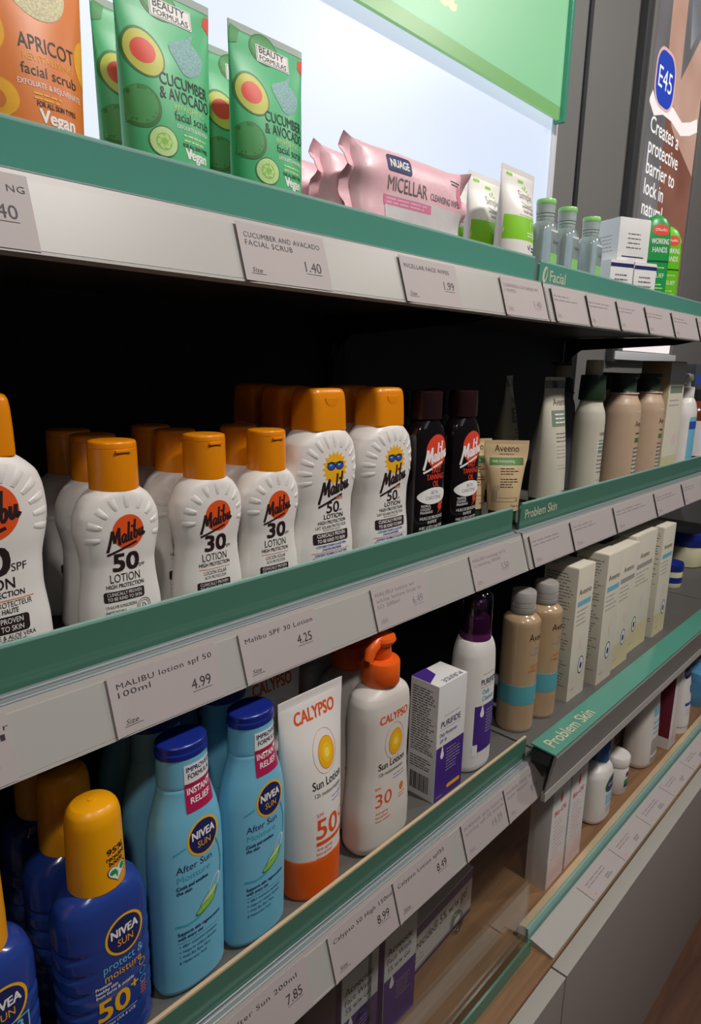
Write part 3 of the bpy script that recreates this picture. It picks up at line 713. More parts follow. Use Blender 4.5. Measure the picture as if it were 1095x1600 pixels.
dup(b30, (.3215, .389, Z2), 0, 'right one of two front bottles numbered 30, next to the sunburst bottles', ORG)
dup(b30, (.3245, .4265, Z2), 0, 'short orange-capped bottle behind the right bottle numbered 30', ORG)
bt = tall_lotion('disc'); put(bt, (.1195, .392, Z2), 0, 'big white bottle with orange disc and tall orange cap, cut off at the left edge', ORG)
bk = tall_lotion('sunburst'); put(bk, (.3790, .392, Z2), 0, 'left one of two tall front bottles with a yellow sunburst and orange cap', ORG)
dup(bk, (.3830, .4360, Z2), 0, 'tall orange-capped bottle directly behind the left sunburst bottle', ORG)
dup(bk, (.3880, .4800, Z2), 0, 'tall orange-capped bottle last in the column behind the left sunburst bottle', ORG)
dup(bk, (.4545, .392, Z2), 0, 'right one of two tall sunburst bottles, beside the dark oil bottles', ORG)
dup(bk, (.4590, .4360, Z2), 0, 'tall orange-capped bottle behind the right sunburst bottle', ORG)

# ---- dark tanning oil
def oil():
    t = thing('oil_bottle', 'oil bottle'); m = MB()
    L = Loft([(0, .043, .022, 3), (.002, .047, .026, 3), (.05, .0475, .0275, 3), (.095, .0485, .0285, 2.9), (.112, .0475, .028, 2.6), (.122, .042, .026, 2.3), (.128, .033, .024, 2.1), (.1315, .0270, .0225, 2)], 60, 44)
    L.mesh(m, DARKPL)
    p = Print()
    p.ell(.0010, .1005, .0158, .0162, REDINK); malibu_mark(p, 0, .0905, .036, WINK)
    p.text('FAST', .001, .0800, .0052, REDINK, w=.0140, bold=.02); p.text('TANNING', 0, .0735, .0052, REDINK, w=.0260, bold=.02); p.text('OIL', .001, .0668, .0052, REDINK, w=.0090, bold=.02)
    p.ell(-.001, .0575, .0205, .0082, WINK); p.text('BETA', 0, .0590, .0034, GREYINK, w=.011); p.text('CAROTENE', -.001, .0540, .0034, GREYINK, w=.023)
    p.poly([(.007, .0495), (.016, .0510), (.012, .0455), (.015, .0450), (.006, .0385), (.009, .0435), (.0065, .0440)], REDINK)
    for i, s_ in enumerate(('TROPICAL', 'COCONUT', 'FRAGRANCE')): p.text(s_, -.0180, .0470 - i * .0032, .0023, WINK, w=(.013, .0135, .0165)[i], align='L', bold=.01)
    p.text('HUILE DE BRONZAGE', -.001, .0345, .0030, WINK, w=.034); p.text('RAPIDE', -.001, .0300, .0030, WINK, w=.014); p.text('AVEC LE BÊTA CAROTÈNE', -.001, .0250, .0028, WINK, w=.035); p.rect(-.001, .0205, .028, .0010, WINK)
    p.apply(m, L.front); m.build('body', t)
    c = MB(); cyl_cap(c, DKBROWN, .131, .157, .0315, .0265, 2.4, .0015); c.build('cap', t); return t
OIL = 'dark tanning oil bottles'
ob = oil(); put(ob, (.5190, .388, Z2), 0, 'dark brown oil bottle with red disc, beside the right sunburst bottle', OIL)
dup(ob, (.5800, .388, Z2), 0, 'dark brown oil bottle with red disc, beside the small beige tube', OIL)
dup(ob, (.5250, .425, Z2), 0, 'dark capped oil bottle behind the left dark oil bottle', OIL)
dup(ob, (.5870, .425, Z2), 0, 'dark capped oil bottle behind the right dark oil bottle', OIL)

# ---- squeezed tubes standing on their caps
def tube_thing(name, cat, w0, w1, d0, h, body, cap, capz, capw=.9, seal=None, sealh=.006, capd=None, n0=2.0):
    t = thing(name, cat); m = MB()
    L = Loft([(capz, w0, d0, n0), (capz + (h - capz) * .25, w0 + (w1 - w0) * .2, d0 * .93, 2.0), (capz + (h - capz) * .6, w0 + (w1 - w0) * .62, d0 * .62, 2.0), (h - sealh - .012, w1 * .985, d0 * .16, 2.1), (h - sealh, w1, .0016, 2.6), (h - sealh + .0004, w1, .0013, 3), (h, w1, .0011, 3)], 64, 40)
    L.mesh(m, body)
    return t, m, L, cap
def finish_tube(t, m, cap, capz, w, d, rib=False):
    m.build('body', t); c = MB(); cyl_cap(c, cap, 0, capz, w, d, 2.1, .0012) if not rib else None
    c.build('cap', t)
def scrub(kind):
    body = OGREEN if kind == 'cucumber' else APRI
    h = .130
    t, m, L, cap = tube_thing('scrub_tube', 'tube', .0560, .0645, .036, h, body, body, .012)
    p = Print(); f = L.front; wb = .0645
    p.rect(0, h - .0022, .0640, .0044, CLEARSEAL)
    if kind == 'cucumber':
        p.ell(-.004, h - .0105, .0125, .0095, AVOD); p.ell(-.004, h - .0095, .0108, .0078, AVOG)
        p.rect(.0035, h - .0135, .0285, .0105, WINK); p.rect(.0035, h - .0135, .0272, .0094, BLACK); p.rect(.0035, h - .0135, .0266, .0088, WINK)
        p.text('BEAUTY', .0025, h - .0130, .0042, BLACK, w=.0215, bold=.015); p.text('FORMULAS', .0035, h - .0173, .0030, BLACK, w=.0235, bold=.015)
        p.poly([(.0320, h - .006), (.0320, h - .0165), (.0265, h - .0120), (.0275, h - .007)], REDINK)
        p.ell(-.0185, .0885, .0138, .0118, AVOD, rot=-62); p.ell(-.0183, .0882, .0125, .0105, AVOY, rot=-62); p.ell(-.0188, .0890, .0072, .0068, REDINK)
        p.poly([(-.0260, .1180), (-.0235, .1260), (-.0310, .1275), (-.0320, .1160)], AVOG)
        vs = [(.0105 + .0118 * math.cos(a) * (1 + .12 * math.sin(3 * a)), .0935 + .0105 * math.sin(a) * (1 + .10 * math.cos(4 * a + 1))) for a in [2 * math.pi * i / 40 for i in range(40)]]
        vs = vs + []; p.poly(vs, STONE); p.poly([(.010, .1030), (.0150, .1030), (.0185, .1105), (.0130, .1060)], STONE)
        p.ell(-.0220, .0590, .0105, .0115, AVOD); p.ell(-.0226, .0598, .0092, .0102, AVOG)
        p.ell(-.0115, .0415, .0086, .0086, AVOD); p.ell(-.0115, .0415, .0079, .0079, CUCL); p.ell(-.0115, .0415, .0048, .0048, CUCC)
        for i in range(6): p.ell(-.0115 + .003 * math.cos(i * 1.05), .0415 + .003 * math.sin(i * 1.05), .0009, .0017, CUCL, rot=60 * i - 30)
        x = .0065
        p.text('CUCUMBER', x, .0735, .0064, BLACK, w=.0350, bold=.004); p.text('& AVOCADO', x, .0657, .0064, BLACK, w=.0365, bold=.004)
        p.text('REFRESHING', x + .001, .0612, .0028, CUCL, w=.0220); p.text('facial scrub', x + .003, .0552, .0050, BLACK, w=.0265)
        p.text('EXFOLIATE & REFRESH', x + .003, .0510, .0021, WINK, w=.0245); p.greek(x - .005, .0478, .019, 2, .0028, CUCL, t=.001, seed=1)
        p.text('FOR ALL SKIN TYPES', x + .004, .0412, .0021, BLACK, w=.0200, bold=.01); p.text('Vegan', x + .004, .0352, .0056, WINK, w=.0170, bold=.03); p.text('v', x - .0018, .0352, .0060, WINK, bold=.03)
    else:
        p.ell(.0040, .1010, .0165, .0185, CREAMSCRUB); p.poly([(.0015, .0840), (.0110, .0850), (.0160, .0930), (-.009, .0930)], CREAMSCRUB)
        p.ell(-.0250, .0720, .0110, .0130, APRY); p.ell(-.0215, .0415, .0110, .0095, APRY); p.ell(-.0225, .0405, .0062, .0052, OLINE); p.ell(.0300, .0700, .0080, .0120, APRY)
        x = .0065
        p.text('APRICOT', x, .0670, .0070, BLACK, w=.0300, bold=.004); p.text('REVITALISING', x, .0618, .0032, APRY, w=.0270); p.text('facial scrub', x, .0550, .0050, BLACK, w=.0300)
        p.text('EXFOLIATE & REJUVENATE', x, .0495, .0026, WINK, w=.0345); p.greek(x - .010, .0467, .022, 2, .0022, APRY, t=.0010, seed=2)
        p.text('FOR ALL SKIN TYPES', x + .002, .0408, .0025, BLACK, w=.0215, bold=.01); p.text('Vegan', x + .002, .0335, .0062, WINK, w=.0195, bold=.03)
    p.apply(m, f); finish_tube(t, m, body, .012, .040, .034)
    return t
GT = 'cucumber scrub tubes'
sc = scrub('cucumber'); put(sc, (.3260, .3920, Z1), 0, 'mint green scrub tube at the right front, beside the pink packs', GT)
dup(sc, (.3310, .4320, Z1), 0, 'mint green scrub tube half hidden behind the right front green tube', GT)
dup(sc, (.2470, .3920, Z1), 0, 'mint green scrub tube in front, left of the other front green tube', GT)
dup(sc, (.2540, .4320, Z1), 0, 'mint green scrub tube half hidden between the orange tube and the left front green tube', GT)
ap = scrub('apricot'); put(ap, (.1640, .3920, Z1), 0, 'orange apricot scrub tube cut off at the left edge of the top shelf')

# ---- pink wipe packs
def wipes():
    t = thing('wipe_pack', 'wipes'); m = MB()
    Wd, Hh, T = .146, .094, .034; NX, NZ = 60, 36; rr = rnd('wipes')
    ph = [rr.uniform(0, 6) for _ in range(8)]
    def thick(a, b):           # a, b in -1..1
        e = max(0, 1 - abs(a) ** 5) ** .55 * max(0, 1 - abs(b) ** 4) ** .5
        return T / 2 * e * (1 + .05 * math.sin(5 * a + ph[0] + 2 * b) + .03 * math.sin(11 * a * b + ph[1])) + .0006
    def surf(x, z, off=0, sgn=-1):
        a = max(-1, min(1, 2 * x / Wd)); b = max(-1, min(1, 2 * (z - Hh / 2) / Hh))
        edge = abs(a) ** 6
        zz = Hh / 2 + (z - Hh / 2) * (1 + .05 * edge) + (.003 * edge * math.sin(6 * b))
        yy = sgn * (thick(a, b) + off) + .0026 * edge * math.sin(9 * b + (2 if a > 0 else 0))
        return (x, yy, zz)
    for sgn in (-1, 1):
        vs = [surf(-Wd / 2 + Wd * i / NX, Hh * k / NZ, 0, sgn) for k in range(NZ + 1) for i in range(NX + 1)]
        fs = [(k * (NX + 1) + i, k * (NX + 1) + i + 1, (k + 1) * (NX + 1) + i + 1, (k + 1) * (NX + 1) + i) for k in range(NZ) for i in range(NX)]
        if sgn > 0: fs = [tuple(reversed(q)) for q in fs]
        m.add(vs, fs, PINK)
    p = Print()
    p.rect(.008, .0390, .112, .034, SILVERFILM, .004)
    p.rect(-.0300, .0805, .0300, .0135, NAVY, .003); p.text('NUAGE', -.0300, .0775, .0062, WINK, w=.0230, bold=.02)
    p.text('MICELLAR', -.0200, .0590, .0110, GREYINK, w=.0500); p.text('CLEANSING WIPES', .0340, .0600, .0055, GREYINK, w=.0480)
    p.rect(-.0190, .0510, .0600, .0075, HOTPINK); p.greek(-.046, .0525, .054, 2, .0030, PINK, t=.0012, seed=3)
    p.rect(-.046, .0300, .0150, .0090, HOTPINK); p.text('3 in 1', -.046, .0280, .0040, WINK, w=.010)
    p.greek(.030, .0330, .034, 1, .003, BLACK, t=.0018, seed=4); p.rect(.0040, .0140, .1200, .0055, HOTPINK); p.greek(-.045, .0205, .06, 1, .003, BLACK, t=.001, seed=5)
    p.ell(.058, .0700, .0050, .0095, HOTPINK); p.greek(.045, .083, .016, 2, .0028, BLACK, t=.001, seed=8)
    p.apply(m, surf, .003, .0003, .00005, gz=.003); m.build('pack', t)
    for s_ in (-1, 1):        # crimped, flared ends
        e = MB(); vs = []; n = 28; k = 5
        for j in range(k):
            for i in range(n):
                b = -1 + 2 * i / (n - 1); q = j / (k - 1)
                x, y, z = surf(s_ * Wd / 2, Hh / 2 + b * Hh / 2)
                vs.append((x + s_ * (.0105 * q), y + .0026 * math.sin(9 * b + (2 if s_ > 0 else 0)) * q + .0012 * math.sin(24 * b) * q - .002 * q * b * b, z + .002 * q * b))
        fs = [(j * n + i, j * n + i + 1, (j + 1) * n + i + 1, (j + 1) * n + i) for j in range(k - 1) for i in range(n - 1)]
        o = len(vs); vs += [(a, b + .0006, c) for a, b, c in vs]; fs += [tuple(reversed([i + o for i in q])) for q in fs]
        e.add(vs, fs, PINK); e.build('crimped_end', t)
    return t
WP = 'pink wipe packs on the top shelf'
wp = wipes(); put(wp, (.5000, .4060, Z1), -1, 'pink wipes pack with navy badge, frontmost of the three packs', WP)
dup(wp, (.4980, .4430, Z1), 2, 'pink wipes pack in the middle of the three, only its left end showing', WP)
dup(wp, (.4960, .4800, Z1), -2, 'pink wipes pack at the back of the three, beside the green tubes', WP)

# ---- white and lime face wash tubes
def wash():
    t, m, L, cap = tube_thing('face_wash_tube', 'tube', .056, .0690, .038, .122, WHITE, WHITE, .014)
    p = Print()
    p.rect(.002, .0610, .0640, .0240, LIME); p.rect(.002, .1100, .011, .003, LIME); p.rect(-.020, .1140, .012, .0030, LIME, .001)
    p.text('Simple', .0080, .0920, .0085, GREYINK, w=.0290); p.ring(.009, .0905, .014, .0050, .0007, GREYINK, a0=200, a1=340)
    p.poly([(.0080, .1010), (.0055, .1060), (.0035, .1040)], LIME); p.poly([(.0090, .1010), (.0095, .1075), (.0125, .1060)], LIME); p.poly([(.0098, .1008), (.0140, .1035), (.0155, .1015)], LIME)
    p.text('moisturising', .008, .0825, .0034, GREYINK, w=.026); p.text('facial wash', .008, .0775, .0034, GREYINK, w=.022); p.rect(.005, .0745, .034, .0006, LIME)
    p.ring(.0140, .0640, .006, .006, .0005, WINK); p.greek(.0, .0570, .024, 2, .003, WINK, t=.0011, seed=6)
    p.line([(.0, .0440), (.0025, .0400), (.006, .0455)], .0014, BLACK); p.greek(.008, .0425, .016, 2, .003, BLACK, t=.0015, seed=7)
    p.apply(m, L.front); finish_tube(t, m, WHITE, .014, .046, .036); return t
FW = 'white and lime face wash tubes'
fw_ = wash(); put(fw_, (.6800, .4020, Z1), 0, 'white face wash tube with lime band, frontmost, at the right end of the left bay', FW)
dup(fw_, (.6810, .4430, Z1), 0, 'white face wash tube with lime band, second, behind the frontmost one', FW)
dup(fw_, (.6780, .4840, Z1), 0, 'white face wash tube with lime band, third, mostly hidden behind the pink pack', FW)

# ---- small clear bottles with pale green caps
def micellar():
    t = thing('clear_bottle', 'bottle'); m = MB()
    L = Loft([(0, .030, .026, 2.8), (.002, .033, .029, 2.8), (.060, .033, .029, 2.8), (.072, .031, .0275, 2.6), (.0785, .024, .023, 2.2), (.080, .021, .021, 2)], 44, 24)
    L.mesh(m, CLEARPL); p = Print(); p.rect(.003, .045, .022, .050, WCARTON); p.rect(.003, .0375, .022, .014, LIMEPL); p.rect(.003, .0305, .022, .0010, LIME); p.text('Simple', .004, .055, .0045, GREYINK, w=.015); p.apply(m, L.front, gz=0); m.build('body', t)
    c = MB(); c.lathe([(.0098, .080), (.0102, .081), (.0102, .084), (.0094, .0845), (.0103, .085), (.0103, .0875), (.0096, .088), (.0106, .0885), (.0108, .0985)], FROSTL, 36)
    c.build('cap', t); g = MB(); g.lathe([(.0109, .0980), (.0111, .0985), (.0111, .1025), (.0104, .1038), (.004, .1042)], LIMEPL, 36); g.build('lid', t); return t
MB_ = 'small clear bottles with green lids'
mi = micellar(); put(mi, (.7460, .402, Z1), 0, 'small clear bottle with pale green lid, leftmost, half behind the face wash tube', MB_)
dup(mi, (.7980, .401, Z1), 0, 'small clear bottle with pale green lid, the middle one of three', MB_)
dup(mi, (.8650, .401, Z1), 0, 'small clear bottle with pale green lid, nearest the small white carton', MB_)

# ---- cartons
def carton(name, w, d, h, base, prints, flap=True):
    """prints: {face: Print}; faces front, left, top"""
    t = thing(name, 'carton'); m = MB(); m.box(-w / 2, w / 2, -d / 2, d / 2, 0, h, base, .0007)
    if 'front' in prints: prints['front'].apply(m, flat(-d / 2), 0, gz=0)
    if 'left' in prints: prints['left'].apply(m, lambda x, z, o=0: (-w / 2 - o, -x, z), 0, gz=0)
    if 'top' in prints: prints['top'].apply(m, lambda x, z, o=0: (x, z, h + o), 0, gz=0)
    m.build('box', t)
    if flap:
        g = MB(); g.box(-w / 2 + .0008, w / 2 - .0008, -d / 2 + .0006, d / 2 - .001, h + .0001, h + .0009, base, .0003); g.build('top_flap', t)
    return t
fp = Print(); fp.text('', 0, 0, .01, BLACK); fp.greek(0, .036, .034, 4, .006, GREYINK, 'C', .0015, 21); fp.rect(0, .006, .040, .0015, NAVY)
wpz = Print(); wpz.greek(-.015, .034, .030, 5, .005, LGREYINK, 'L', .0012, 22)
wc = carton('cream_carton', .056, .046, .056, WCARTON, {'front': fp, 'left': wpz}); put(wc, (.9980, .4150, Z1 + .0655), -24, 'small white carton lying on top of two smaller cartons')
fp = Print(); fp.greek(0, .045, .028, 3, .006, GREYINK, 'C', .002, 23); fp.rect(0, .058, .041, .005, NAVY)
ws = carton('cream_carton', .041, .040, .0640, WCARTON, {'front': fp}); put(ws, (.9700, .4140, Z1), -24, 'lower left one of two small cartons under the white carton', 'small cartons under the white carton')
dup(ws, (1.0160, .3990, Z1), -24, 'lower right one of two small cartons under the white carton', 'small cartons under the white carton')

# ---- rounded green hand cream tubes
def handcream(body, cap):
    t = thing('hand_cream', 'hand cream'); m = MB()
    L = Loft([(0, .038, .020, 2.6), (.002, .043, .024, 2.6), (.05, .046, .026, 2.5), (.10, .047, .025, 2.3), (.125, .042, .021, 2.1), (.136, .031, .015, 2), (.142, .012, .006, 2)], 48, 36); L.mesh(m, body)
    p = Print(); p.ell(.002, .120, .014, .008, REDINK); p.text("O'Keeffe's", .002, .1185, .004, WINK, w=.019); p.text('WORKING', .002, .1005, .0075, WINK, w=.029, bold=.01); p.text('HANDS', .002, .0885, .0075, WINK, w=.024, bold=.01)
    p.rect(0, .076, .040, .002, DGREEN); p.greek(.002, .067, .026, 1, .005, CUCL, 'C', .002, 31); p.text('RELIEF', .002, .053, .006, WINK, w=.022); p.greek(.002, .043, .026, 3, .005, CUCL, 'C', .0018, 32)
    p.apply(m, L.front); m.build('body', t); return t
hc = handcream(OKGREEN, OKGREEN); put(hc, (1.0830, .4000, Z1), -38, 'bright green rounded hand cream tube with red oval, beside the white carton')
hl = handcream(OKLIME, OKLIME); put(hl, (1.1780, .4150, Z1), -38, 'yellow-green rounded cream tube half behind the bright green one')

# ================================================================ middle shelf, right part
def skin_tube(w0, w1, d, h, body, cap, capz, prt, name='skin_cream_tube', capw=.92):
    t, m, L, c = tube_thing(name, 'tube', w0, w1, d, h, body, cap, capz, sealh=.005)
    p = Print(); prt(p); p.apply(m, L.front); finish_tube(t, m, cap, capz, w0 * capw, d * capw); return t
def av_small(p):
    p.text('Aveeno', .000, .0850, .0075, INK, w=.029); p.greek(.0, .0820, .02, 1, .003, INK, 'C', .0008, 40)
    p.rect(0, .0740, .0405, .0085, GREENINK); p.text('daily moisturising', -.004, .0730, .0030, CUCL, w=.026)
    p.greek(-.008, .0660, .022, 3, .0030, INK, 'L', .0010, 41); p.greek(-.008, .0540, .022, 4, .0030, INK, 'L', .0010, 42)
    p.rect(.002, .0325, .026, .0003, INK); p.rect(.002, .0280, .026, .0003, INK); p.poly([(.011, .029), (.012, .032), (.013, .029)], INK); p.text('75ml e', .0095, .0215, .0028, INK, w=.010)
    for i in range(3): p.line([(-.016 + .002 * i, .027), (-.0155 + .002 * i, .040), (-.013 + .003 * i, .047)], .0005, GREYINK)
a1 = skin_tube(.036, .0530, .030, .098, BEIGE, DGREEN, .0165, av_small); put(a1, (.6870, .3960, Z2), -42, 'small beige skin cream tube with green band, turned towards us', 'small beige tubes')
dup(a1, (.6670, .4300, Z2), -25, 'small beige tube mostly hidden behind the front beige tube', 'small beige tubes')
def av_big(p):
    p.rect(-.001, .1610, .052, .010, SAGE); p.rect(-.004, .1610, .013, .008, DGREEN)
    p.text('Aveeno', .004, .1350, .0090, INK, w=.036); p.rect(.004, .1190, .044, .0200, SAGE); p.greek(-.012, .124, .028, 3, .005, WINK, 'L', .0018, 43)
    p.greek(-.012, .1000, .034, 3, .0048, GREYINK, 'L', .0013, 44); p.greek(-.012, .0840, .034, 4, .0045, LGREYINK, 'L', .0011, 45); p.greek(-.010, .0600, .024, 2, .004, LGREYINK, 'L', .001, 46); p.text('200ml e', .008, .0230, .0045, INK, w=.020)
a2 = skin_tube(.050, .0545, .044, .170, PALETUBE, DGREEN, .0170, av_big, capw=.95); put(a2, (.8020, .4000, Z2), 0, 'tall pale tube on a dark green cap beside the small beige tube', 'tall pale tubes')
dup(a2, (.8000, .4640, Z2), 22, 'tall shaded tube standing far back behind the small beige tubes', 'tall pale tubes')
def spray(body, cap, w, d, h0, h1, name, head=True, capw=.034, neckring=True):
    t = thing(name, 'bottle'); m = MB()
    L = Loft([(0, w * .90, d * .90, 2.1), (.002, w * .98, d * .98, 2.1), (.02, w, d, 2.1), (h0 - .030, w, d, 2.1), (h0 - .016, w * .94, d * .94, 2.05), (h0 - .006, w * .78, d * .78, 2), (h0 - .001, w * .72, d * .72, 2), (h0, w * .70, d * .70, 2)], 52, 36)
    L.mesh(m, body)
    if neckring: m.torus((0, 0, h0 + .0005), w * .355, .0014, body, axis='z')
    return t, m, L
def av_label(p, w, hh, band=None):
    p.text('Aveeno', .004, hh * .66, .0075, INK, w=.030); p.rect(.004, hh * .555, .030, .018, SAGE if band is None else band); p.greek(-.010, hh * .60, .024, 3, .005, WINK, 'L', .0014, 50)
    p.greek(-.010, hh * .46, .026, 5, .0055, GREYINK, 'L', .0018, 51); p.greek(-.008, hh * .22, .018, 2, .005, LGREYINK, 'L', .0012, 52)
t, m, L = spray(PALETUBE, DGREEN, .0410, .0410, .139, .192, 'spray_bottle')
p = Print(); av_label(p, .041, .139); p.apply(m, L.wrap, gz=0); m.build('body', t)
c = MB(); c.lathe([(.0172, .1395), (.0178, .1405), (.0165, .1715), (.0158, .1730), (.0112, .1732)], DGREEN, 40); c.build('collar', t)
c = MB(); c.lathe([(.0112, .1725), (.0115, .1735), (.0112, .1920), (.0100, .1930), (.004, .1932)], CREAMPL, 36); c.build('nozzle_cap', t)
put(t, (.9030, .3950, Z2), 0, 'pale spray bottle with tall dark green collar, right of the tall pale tube')
def pump_head(mb, m, z, r=.0155, noz=.030, sgn=-1):
    mb.lathe([(r, z), (r * 1.02, z + .001), (r, z + .018), (r * .9, z + .0195), (r * .42, z + .0200), (r * .40, z + .030), (r * .62, z + .031), (r * .70, z + .034), (r * .64, z + .041), (r * .45, z + .0425)], m, 36)
    mb.tube([(0, 0, z + .0375), (sgn * noz * .5, -.002, z + .0375), (sgn * noz * .85, -.003, z + .033), (sgn * noz, -.0035, z + .027)], [.0062, .0052, .0043, .0036], m, 16)
t, m, L = spray(BLK2, BLK, .052, .044, .145, .19, 'pump_bottle'); m.build('body', t)
c = MB(); c.lathe([(.017, .1455), (.0172, .147), (.016, .166), (.009, .167), (.009, .1675)], BLK, 32); c.build('collar', t)
c = MB(); c.lathe([(.009, .1672), (.0125, .168), (.0128, .184), (.0118, .1855)], CREAMPL, 32); c.box(-.028, .013, -.006, .006, .1855, .1895, BLK, .0015); c.build('pump_head', t)
put(t, (.9550, .4660, Z2), 0, 'dark pump bottle standing behind the tall pale tube and the spray bottle')
def wash_bottle(label):
    t, m, L = spray(TANPL, DGREEN, .0600, .0560, .146, .176, 'body_wash_bottle')
    p = Print(); p.rect(.010, .070, .040, .104, PALETUBE, .003); p.text('Aveeno', .008, .098, .0090, INK, w=.036); p.greek(-.006, .088, .022, 1, .005, INK, 'L', .0022, 60); p.rect(.006, .078, .026, .007, GREENINK)
    p.greek(-.008, .066, .030, 7, .0062, GREYINK, 'L', .0024, 61); p.rect(.005, .020, .022, .0006, GREYINK); p.apply(m, L.wrap, gz=0); m.build('body', t)
    c = MB(); c.lathe([(.0190, .1470), (.0196, .1482), (.0182, .1500), (.0180, .1685), (.0205, .1700), (.0208, .1745), (.0190, .1760), (.008, .1764)], DGREEN, 40); c.build('cap', t); return t
TB = 'tan wash bottles with green caps'
tb = wash_bottle(''); put(tb, (1.0270, .4010, Z2), 0, 'tan bottle with dark green cap, nearer one, right of the spray bottle', TB)
dup(tb, (1.1330, .4030, Z2), 0, 'tan bottle with dark green cap, farther one, next to the tall tan carton', TB)
dup(tb, (1.1560, .4780, Z2), 0, 'tan bottle with dark cap standing behind the two front tan bottles', TB)
fp = Print(); fp.rect(0, .098, .0750, .194, CARTON); fp.rect(0, .178, .072, .030, WCARTON); fp.rect(0, .150, .060, .012, SAGE); fp.greek(-.028, .132, .05, 2, .008, LGREYINK, 'L', .002, 62); fp.ell(.018, .065, .009, .012, PINKCARTON); fp.rect(0, .020, .074, .034, CARTONY)
bx = carton('tall_carton', .0760, .0480, .1960, TANCARTON, {'front': fp}); put(bx, (1.2215, .4110, Z2), 0, 'tall tan carton with grey-green band, right of the tan bottles')
t = thing('pump_bottle', 'bottle'); m = MB(); L = Loft([(0, .058, .036, 2.4), (.003, .064, .040, 2.4), (.10, .062, .040, 2.4), (.125, .050, .034, 2.2), (.134, .026, .026, 2)], 48, 30); L.mesh(m, WHITE)
p = Print(); p.rect(.004, .060, .046, .080, SKYPL, .004); p.rect(.004, .085, .046, .014, BLUEINK); p.apply(m, L.front, gz=0); m.build('body', t)
c = MB(); pump_head(c, WHITE, .134, .013, .032); c.build('pump_head', t); put(t, (1.3260, .4020, Z2), 0, 'white and blue pump bottle behind the tall tan carton, near the right edge')
t = thing('amber_bottle', 'bottle'); m = MB(); m.lathe([(.030, 0), (.033, .002), (.033, .100), (.030, .112), (.018, .122), (.014, .126)], AMBER, 44); m.build('body', t)
m = MB(); m.lathe([(.0333, .020), (.0334, .020), (.0334, .088), (.0333, .088)], WCARTON, 44, cap0=False, cap1=False); m.build('label', t)
c = MB(); c.lathe([(.0150, .1255), (.0155, .127), (.0155, .147), (.013, .149)], BLK, 36); c.build('cap', t); put(t, (1.432, .4150, Z2), 0, 'amber brown bottle with white label at the right edge of the middle shelf')
fp = Print(); fp.rect(0, .165, .05, .02, BLUEINK); fp.greek(-.02, .14, .04, 4, .008, LGREYINK, 'L', .002, 63)
dk = carton('dark_carton', .070, .050, .195, BLK2, {'front': fp}); put(dk, (1.545, .470, Z2), 0, 'tall dark carton with blue mark behind the amber bottle')

